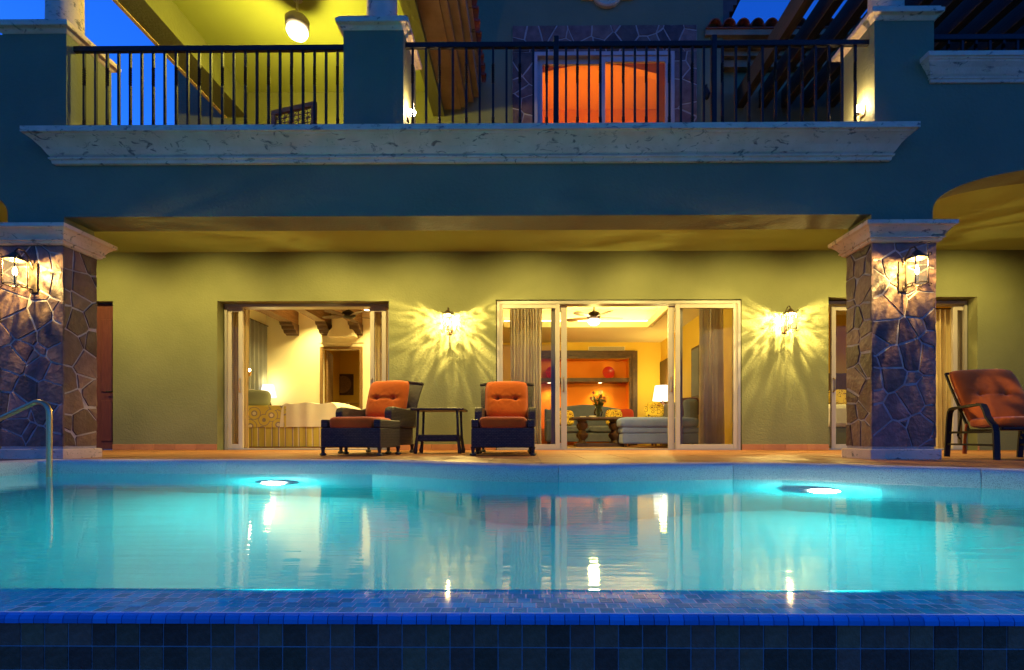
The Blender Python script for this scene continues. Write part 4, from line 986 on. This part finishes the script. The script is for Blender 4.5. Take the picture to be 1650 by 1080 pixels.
MB().grid(lambda u, v: (bx0+.07+.03*math.sin(u*40+math.sin(v*2)), 11.2+1.2*u, .05+2.95*v), 60, 6).build('cloth', M['slatedrape'], dr, world=True, smooth=True)
MB().tube([(bx0+.07, 11.1, 3.01), (bx0+.07, 12.45, 3.01)], .014, 8).build('rod', M['bronze'], dr, world=True, smooth=True)
# ================================================================== LIVING ROOM
def pillowthing(label, loc, wd, ht, dp, mat, rz=0, tilt=72):
    t = thing('throw_pillow', label, 'pillow', loc, R(rz))
    return MB().pillow((0, 0, ht/2), wd, ht, dp, .5, n=14, M=Matrix.Rotation(R(tilt), 4, 'X')).build('pillow', M[mat], t, smooth=True)
sy = 12.75; sa_, sb_ = PX(878, sy), PX(1015, sy); sw = sb_-sa_; scx = (sa_+sb_)/2
so = thing('sofa', 'blue grey camel back sofa below the orange niche', 'sofa', (scx, sy, 0))
hw = sw/2
bp_ = [(-hw, .2)]+[(-hw+sw*i/20, .93+.14*math.sin(math.pi*i/20)**1.5+(.04 if i in (0, 20) else 0)) for i in range(21)]+[(hw, .2)]
MB().prism(bp_, .22, .42).build('backrest', M['sofa'], so, bevel=.04)
for s in (-1, 1): MB().box(min(s*hw, s*(hw-.24)), max(s*hw, s*(hw-.24)), -.5, .219, .1, .66).build('armrest', M['sofa'], so, bevel=.06)
MB().box(-hw+.241, hw-.241, -.46, .219, .1, .33).build('seat_base', M['sofa'], so, bevel=.02)
for i in range(2):
    a = -hw+.245+i*(sw-.49)/2; MB().pillow((a+(sw-.49)/4, -.14, .415), (sw-.5)/2, .72, .17, .2).build('seat_cushion', M['sofa'], so, smooth=True)
for x in (-hw+.1, hw-.1):
    for y in (-.4, .35): MB().lathe([(.03, .1), (.02, 0)], (x, y, 0), 8).build('leg', M['wood'], so)
pillowthing('yellow circle print pillow on the blue grey sofa beside the door frame', (PX(912, 12.5), 12.52, .5), .40, .40, .16, 'yellowprint', 8)
pillowthing('yellow circle print pillow on the blue grey sofa beside the red pillow', (PX(989, 12.5), 12.50, .5), .42, .42, .16, 'yellowprint', -8)
pillowthing('plain red pillow at the end of the blue grey sofa', (PX(1009, 12.6), 12.66, .5), .40, .44, .15, 'redcloth', -14)
# chaise with periwinkle upholstery
ca, cb_, cyy = PX(1000, 10.3), lx1-.06, 10.3
ch = thing('chaise', 'periwinkle blue chaise sofa with rounded end along the yellow side wall', 'sofa', ((ca+cb_)/2, cyy+.4, 0)); hw = (cb_-ca)/2
MB().box(-hw+.04, hw, -.40, .75, .08, .30).build('seat_base', M['sofa2'], ch, bevel=.03); MB().box(-hw+.03, hw, -.41, .75, .302, .42).build('deck', M['sofa2'], ch, bevel=.03)
MB().pillow((0, .15, .52), hw*2+.03, 1.18, .24, .18).build('seat_cushion', M['sofa2'], ch, smooth=True)
MB().box(hw-.55, hw, .30, .76, .43, .66).build('armrest', M['sofa'], ch, bevel=.08)
MB().box(hw-.28, hw+.0, -.38, 1.9, .5, 1.02).build('backrest', M['sofa'], ch, bevel=.08)
for x in (-hw+.12, hw-.12):
    for y in (-.34, .68): MB().lathe([(.03, .08), (.02, 0)], (x, y, 0), 8).build('leg', M['wood'], ch)
pillowthing('yellow circle print pillow leaning on the periwinkle chaise below the table lamp', (PX(1055, 10.9), 10.95, .62), .42, .36, .15, 'yellowprint', -12)
pillowthing('dark plum pillow leaning on the backrest of the periwinkle chaise', (PX(1113, 10.4), 10.5, .64), .42, .42, .15, 'plum', -25)
# carved coffee table, vase of flowers
cty = 11.0; ct = thing('coffee_table', 'dark carved coffee table with turned pedestals on the living room rug', 'coffee table', (PX(964, cty), cty, 0))
cz = PZ(673, cty)
MB().box(-.62, .62, -.38, .38, cz-.055, cz).build('table_top', M['wood'], ct, bevel=.012)
for x in (-.36, .36):
    for y in (-.2, .2):
        MB().lathe([(.10, .09), (.06, .12), (.05, .16), (.10, .22), (.115, .28), (.06, .33), (.05, .37), (.10, .43), (.11, .50), (.07, cz-.1), (.1, cz-.056)], (x, y, 0), 14).build('pedestal', M['wood'], ct, smooth=True)
MB().box(-.52, .52, -.28, .28, .0, .088).build('plinth', M['wood'], ct, bevel=.01)
va = thing('flower_vase', 'glass vase of pale yellow flowers standing on the dark carved coffee table', 'vase', (PX(964, cty), cty, cz+.001))
MB().add(*(lambda q: (q.v, q.f[:-1]))(MB().lathe([(.05, 0), (.085, .04), (.10, .11), (.085, .17), (.06, .21), (.068, .235)], (0, 0, 0), 18))).build('glass', M['vaseglass'], va, smooth=True)
r = random.Random(3); stm, lf = MB(), MB()
for i in range(26):
    a = r.uniform(0, 6.283); q = r.random()**.6*.24; x, y, z = q*math.cos(a), q*math.sin(a)*.8, .36+.28*r.random()-q*.35
    stm.tube([(x*.12, y*.12, .02), (x*.3, y*.3, .2), (x, y, z)], .004, 4)
    n_l = 16
    if i < 12:
        pm_ = M['petal'] if i < 7 else M['pinkpetal']; fl = MB()
        for k_ in range(9):
            b = k_*2*math.pi/9; c = .038 if i < 7 else .026
            fl.add([(x, y-.02, z), (x+c*math.cos(b-.3), y-.03, z+c*math.sin(b-.3)), (x+1.25*c*math.cos(b), y-.035, z+1.25*c*math.sin(b)), (x+c*math.cos(b+.3), y-.03, z+c*math.sin(b+.3))], [(0, 1, 2, 3)])
        fl.pillow((x, y-.025, z), .03, .03, .02, 1, n=5); fl.build('flower', pm_, va)
    for k_ in range(n_l):
        b = r.uniform(0, 6.28); c = r.uniform(.04, .09); t_ = r.uniform(.35, 1); px, py, pz = x*t_, y*t_, .2+(z-.2)*t_; e = r.uniform(-.5, .6)
        d = Vector((math.cos(b), math.sin(b), e))*c; s_ = Vector((-math.sin(b), math.cos(b), 0))*c*.3
        lf.add([(px, py, pz), (px+d.x*.5+s_.x, py+d.y*.5+s_.y, pz+d.z*.5), (px+d.x, py+d.y, pz+d.z), (px+d.x*.5-s_.x, py+d.y*.5-s_.y, pz+d.z*.5)], [(0, 1, 2, 3)])
stm.build('stems', M['leaf'], va); lf.build('foliage', M['leaf'], va, kind='stuff')
for i, (dx, w_) in enumerate(((-.42, .12), (-.22, .14))):
    tag(MB().box(PX(964, cty)+dx, PX(964, cty)+dx+w_, cty-.25, cty-.1, cz+.001, cz+.02+.012*i).build('book', M['linen'], bevel=.003), ('thin pale book lying near the end of the carved coffee table', 'thicker pale book lying by the vase on the carved coffee table')[i], 'book')
rg_ = MB().box(-.75, 2.2, 9.6, 12.3, -.003, .008).build('rug', M['rug']); tag(rg_, 'patterned rug on the living room floor under the carved coffee table', 'rug')
# table lamp on a side cabinet
ly_ = 12.55; X = PX(1068, ly_); z1_, z2_ = PZ(646, ly_), PZ(622, ly_)
cabn = thing('side_cabinet', 'small red brown cabinet carrying the lit table lamp', 'cabinet', (X, ly_, 0))
MB().box(-.26, .26, -.2, .22, .06, .66).build('body', M['mahog'], cabn, bevel=.01); MB().box(-.29, .29, -.23, .24, .661, .69).build('top', M['mahog'], cabn, bevel=.006)
for x in (-.22, .22):
    for y in (-.16, .18): MB().box(x-.025, x+.025, y-.025, y+.025, 0, .06).build('leg', M['mahog'], cabn)
def tablelamp(label, loc, zb, h, r1, r2, watts, base='redcloth'):
    t = thing('table_lamp', label, 'table lamp', loc)
    MB().lathe([(.09, .001), (.09, .02), (.03, .04), (.05, .10), (.085, .2*zb/.35), (.06, .75*zb), (.02, .9*zb), (.012, zb+.02)], (0, 0, 0), 16).build('base', M[base], t, smooth=True)
    MB().add(*(lambda q: (q.v, q.f[:-2]))(MB().lathe([(r1, zb), (r2, zb+h)], (0, 0, 0), 28))).build('lamp_shade', M['shade'], t, smooth=True)
    lamp('shade_light', 'POINT', (0, 0, zb+h*1.25), watts, t, size=.08, world=False)
    lamp('shade_light', 'POINT', (0, 0, zb-.06), watts*.6, t, size=.06, world=False)
tablelamp('lit white drum table lamp on the red brown cabinet in the living room', (X, ly_, .691), z1_-.691, z2_-z1_, .25, .19, 9, 'mahog')
# niche: glazed plates and downlights
for i, px in enumerate((980, 889)):
    X, Z = P(px, 598, LY+.22); rr_ = .165
    t = thing('glazed_plate', ('glossy red round plate on the niche shelf above the vase of flowers', 'glossy red round plate on the niche shelf above the sofa end')[i], 'plate', (X, LY+.22, zs+.051))
    q = MB().lathe([(.05, 0), (.09, .012), (rr_, .05), (rr_+.004, .062), (rr_-.02, .055), (.08, .022), (.01, .018)], (0, 0, 0), 26)
    MB().add([(p[0], -p[2]+p[1]*.18, p[1]+rr_) for p in q.v], q.f).build('dish', M['redglaze'], t, smooth=True)
    MB().box(-.06, .06, .0, .05, .0, .03).build('stand', M['wood'], t)
    X2 = PX((967, 885)[i], LY+.2)
    downlight((X2, LY+.22, zs-.061), 14, ('small bright spotlight under the niche shelf over the flowers', 'small bright spotlight under the niche shelf over the sofa end')[i], 'niche spotlights', 120, 'steel')
# tall picture on the side wall
yp = lx1*FPX/(1123-850)
pc = thing('wall_picture', 'tall dark framed picture on the yellow side wall over the chaise', 'picture', (lx1, yp, 1.0))
MB().box(lx1-.045, lx1-.001, yp-.25, yp+.28, 1.05, 2.15).build('frame', M['wood'], pc, world=True, bevel=.006); MB().box(lx1-.05, lx1-.0455, yp-.2, yp+.23, 1.1, 2.1).build('canvas', M['slatedrape'], pc, world=True)
# ================================================================== BEDROOM
by0 = 10.35; ba, bb = PX(380, by0), PX(548, by0)
bed = thing('bed', 'bed with yellow medallion spread, ivory duvet and striped skirt inside the open bedroom doors', 'bed', ((ba+bb)/2, by0+.8, 0))
zt_ = PZ(655, by0); zsk = PZ(688, by0)
MB().box(ba, bb-.06, by0+.03, by0+1.7, zsk-.1, zt_-.16).build('mattress', M['linen'], bed, world=True, bevel=.05)
def skirt(u, v): return ba+(bb-.02-ba)*u, by0+.012*math.sin(u*60)+.01*(1-v), .02+(zsk+.02-.02)*v
MB().grid(skirt, 90, 3).build('bed_skirt', M['bedstripe'], bed, world=True, smooth=True)
def duv(u, v):
    x = PX(452, by0)+(bb+.02-PX(452, by0))*u; a = v
    ed = min(u/.1, 1, (1-u)/.16); ed = math.sqrt(max(0, 1-(1-ed)**2)) if ed < 1 else 1
    top = zsk+.03+(zt_+.04-zsk)*ed+.015*math.sin(u*14+v*5)
    if a < .35: return x, by0-.035+.012*math.sin(u*23), zsk+.0+(top-zsk)*math.sin(a/.35*math.pi/2)
    return x, by0-.035+(a-.35)/.65*1.75, top+.03*math.sin((a-.35)*4.8)
MB().grid(duv, 40, 24).build('duvet', M['linen'], bed, world=True, smooth=True)
def spr(u, v):
    x = ba+(PX(462, by0)-ba)*u; a = v
    if a < .4: return x, by0-.02+.008*math.sin(u*17), zsk-.01+(zt_+.02-zsk)*math.sin(a/.4*math.pi/2)
    return x, by0-.02+(a-.4)/.6*1.7, zt_+.02
MB().grid(spr, 24, 20).build('bedspread', M['spread'], bed, world=True, smooth=True)
MB().box(bx0+.03, bx0+.12, by0-.1, by0+1.85, .2, 1.35).build('headboard', M['wood'], bed, world=True, bevel=.02)
pillowthing('grey green bed pillow propped at the head of the bed', (PX(412, 10.9), 10.95, zt_+.01), .56, .40, .2, 'grey', 12, 65)
ns = thing('nightstand', 'wooden nightstand beyond the bed carrying a lit lamp', 'nightstand', (PX(432, 12.2), 12.2, 0))
MB().box(-.25, .25, -.2, .2, .05, .72).build('body', M['beamwood'], ns, bevel=.01)
for x in (-.2, .2): MB().box(x-.03, x+.03, -.17, .17, 0, .05).build('leg', M['beamwood'], ns)
zl1, zl2 = PZ(640, 12.2), PZ(620, 12.2)
tablelamp('lit ivory shaded lamp on the nightstand beyond the bed', (PX(432, 12.2), 12.2, .721), zl1-.721, zl2-zl1, .185, .12, 2.2, 'bronze')
downlight((PX(591, 10.4), 10.4, PZ(499, 10.4) if PZ(499, 10.4) < 3.42 else 3.418), 150, 'bright recessed spotlight near the bedroom fan', 'bedroom spotlights', 140)
for i, (px, y) in enumerate(((455, 11.9), (500, 11.9), (606, 11.9))):
    downlight((PX(px, y), y, 3.418), 115, ('recessed bedroom spotlight above the slate blue drape', 'recessed bedroom spotlight between the first two ceiling beams', 'recessed bedroom spotlight past the last ceiling beam')[i], 'bedroom wall washers', 120)
bs = thing('reading_light', 'small bright reading light on the wall by the headboard', 'wall lamp', (PX(402, 10.2), 10.2, PZ(602, 10.2)))
MB().lathe([(.01, -.05), (.03, -.02), (.04, .03), (.02, .05)], (0, 0, 0), 12).build('cup', M['steel'], bs, smooth=True); MB().lathe([(.004, .05), (.022, .065), (.02, .09), (.004, .1)], (0, 0, 0), 12).build('bulb', M['bulb'], bs, smooth=True)
MB().tube([(0, 0, -.04), (-.1, .0, -.12), (-.1, 0, -PZ(602, 10.2)+.002)], .008, 6).build('stem', M['steel'], bs, smooth=True)
# bathroom: square wall panel with a round dish relief, towel on a rail
X, Z = P(553, 620, 15.2); hs_ = 17*15.2/FPX
ar = thing('wall_panel', 'dark square panel with a round brown dish relief seen through the bedroom doorway', 'wall panel', (X, 15.2, Z))
MB().box(-hs_, hs_, -.03, -.001, -hs_, hs_).build('board', M['wood'], ar, bevel=.01)
q = MB().lathe([(hs_*.82, 0), (hs_*.8, .03), (hs_*.5, .015), (hs_*.22, .01), (hs_*.2, .03), (.01, .035)], (0, 0, 0), 30); MB().add([(p[0], -p[2]-.0305, p[1]) for p in q.v], q.f).build('dish', M['beamwood'], ar, smooth=True)
X, Z = P(554, 650, 14.9)
tw = thing('towel', 'cream towel folded over a rail in the bathroom behind the bedroom', 'towel', (X, 14.9, Z))
MB().box(-.17, .17, -.03, .03, -.5, .02).build('cloth', M['linen'], tw, bevel=.02); MB().tube([(-.5, .0, .0), (.5, 0, 0)], .012, 8).build('rail', M['steel'], tw, smooth=True)
downlight(((hole[0]+hole[1])/2, 13.6, 2.898), 8, 'dim recessed light in the bathroom beyond the bedroom', 'bathroom light', 140)
# ================================================================== SECOND BEDROOM (behind the right pillar)
b2y = 10.6; xa, xb = PX(1346, b2y)-.3, PX(1346, b2y)+1.9
bd2 = thing('bed', 'white bed with olive skirt and dark headboard glimpsed beside the stone pillar', 'bed', ((xa+xb)/2, b2y, 0))
MB().box(xa, xb, b2y, b2y+1.3, .42, .92).build('duvet', M['linen'], bd2, world=True, bevel=.09); MB().box(xa+.03, xb-.03, b2y+.03, b2y+1.28, .02, .419).build('bed_skirt', M['grey'], bd2, world=True)
MB().box(xa, xb, b2y+1.31, b2y+1.40, .3, 1.75).build('headboard', M['wood'], bd2, world=True, bevel=.03)
pillowthing('orange patterned pillow on the white bed beside the stone pillar', (PX(1352, 11.6), 11.6, .93), .5, .40, .18, 'yellowprint', 0, 68)
downlight((PX(1370, 10.2), 10.2, 3.198), 55, 'recessed second bedroom ceiling light over the white bed', 'second bedroom lights', 140); downlight((PX(1500, 10.2), 10.2, 3.198), 45, 'recessed second bedroom ceiling light over the cream drape', 'second bedroom lights', 140)
# orange room upstairs
ol_ = downlight(((ua+ub)/2, 9.42, 7.398), 380, 'recessed light glowing in the orange upper room', 'upper room light', 150, color=(1, .72, .35))
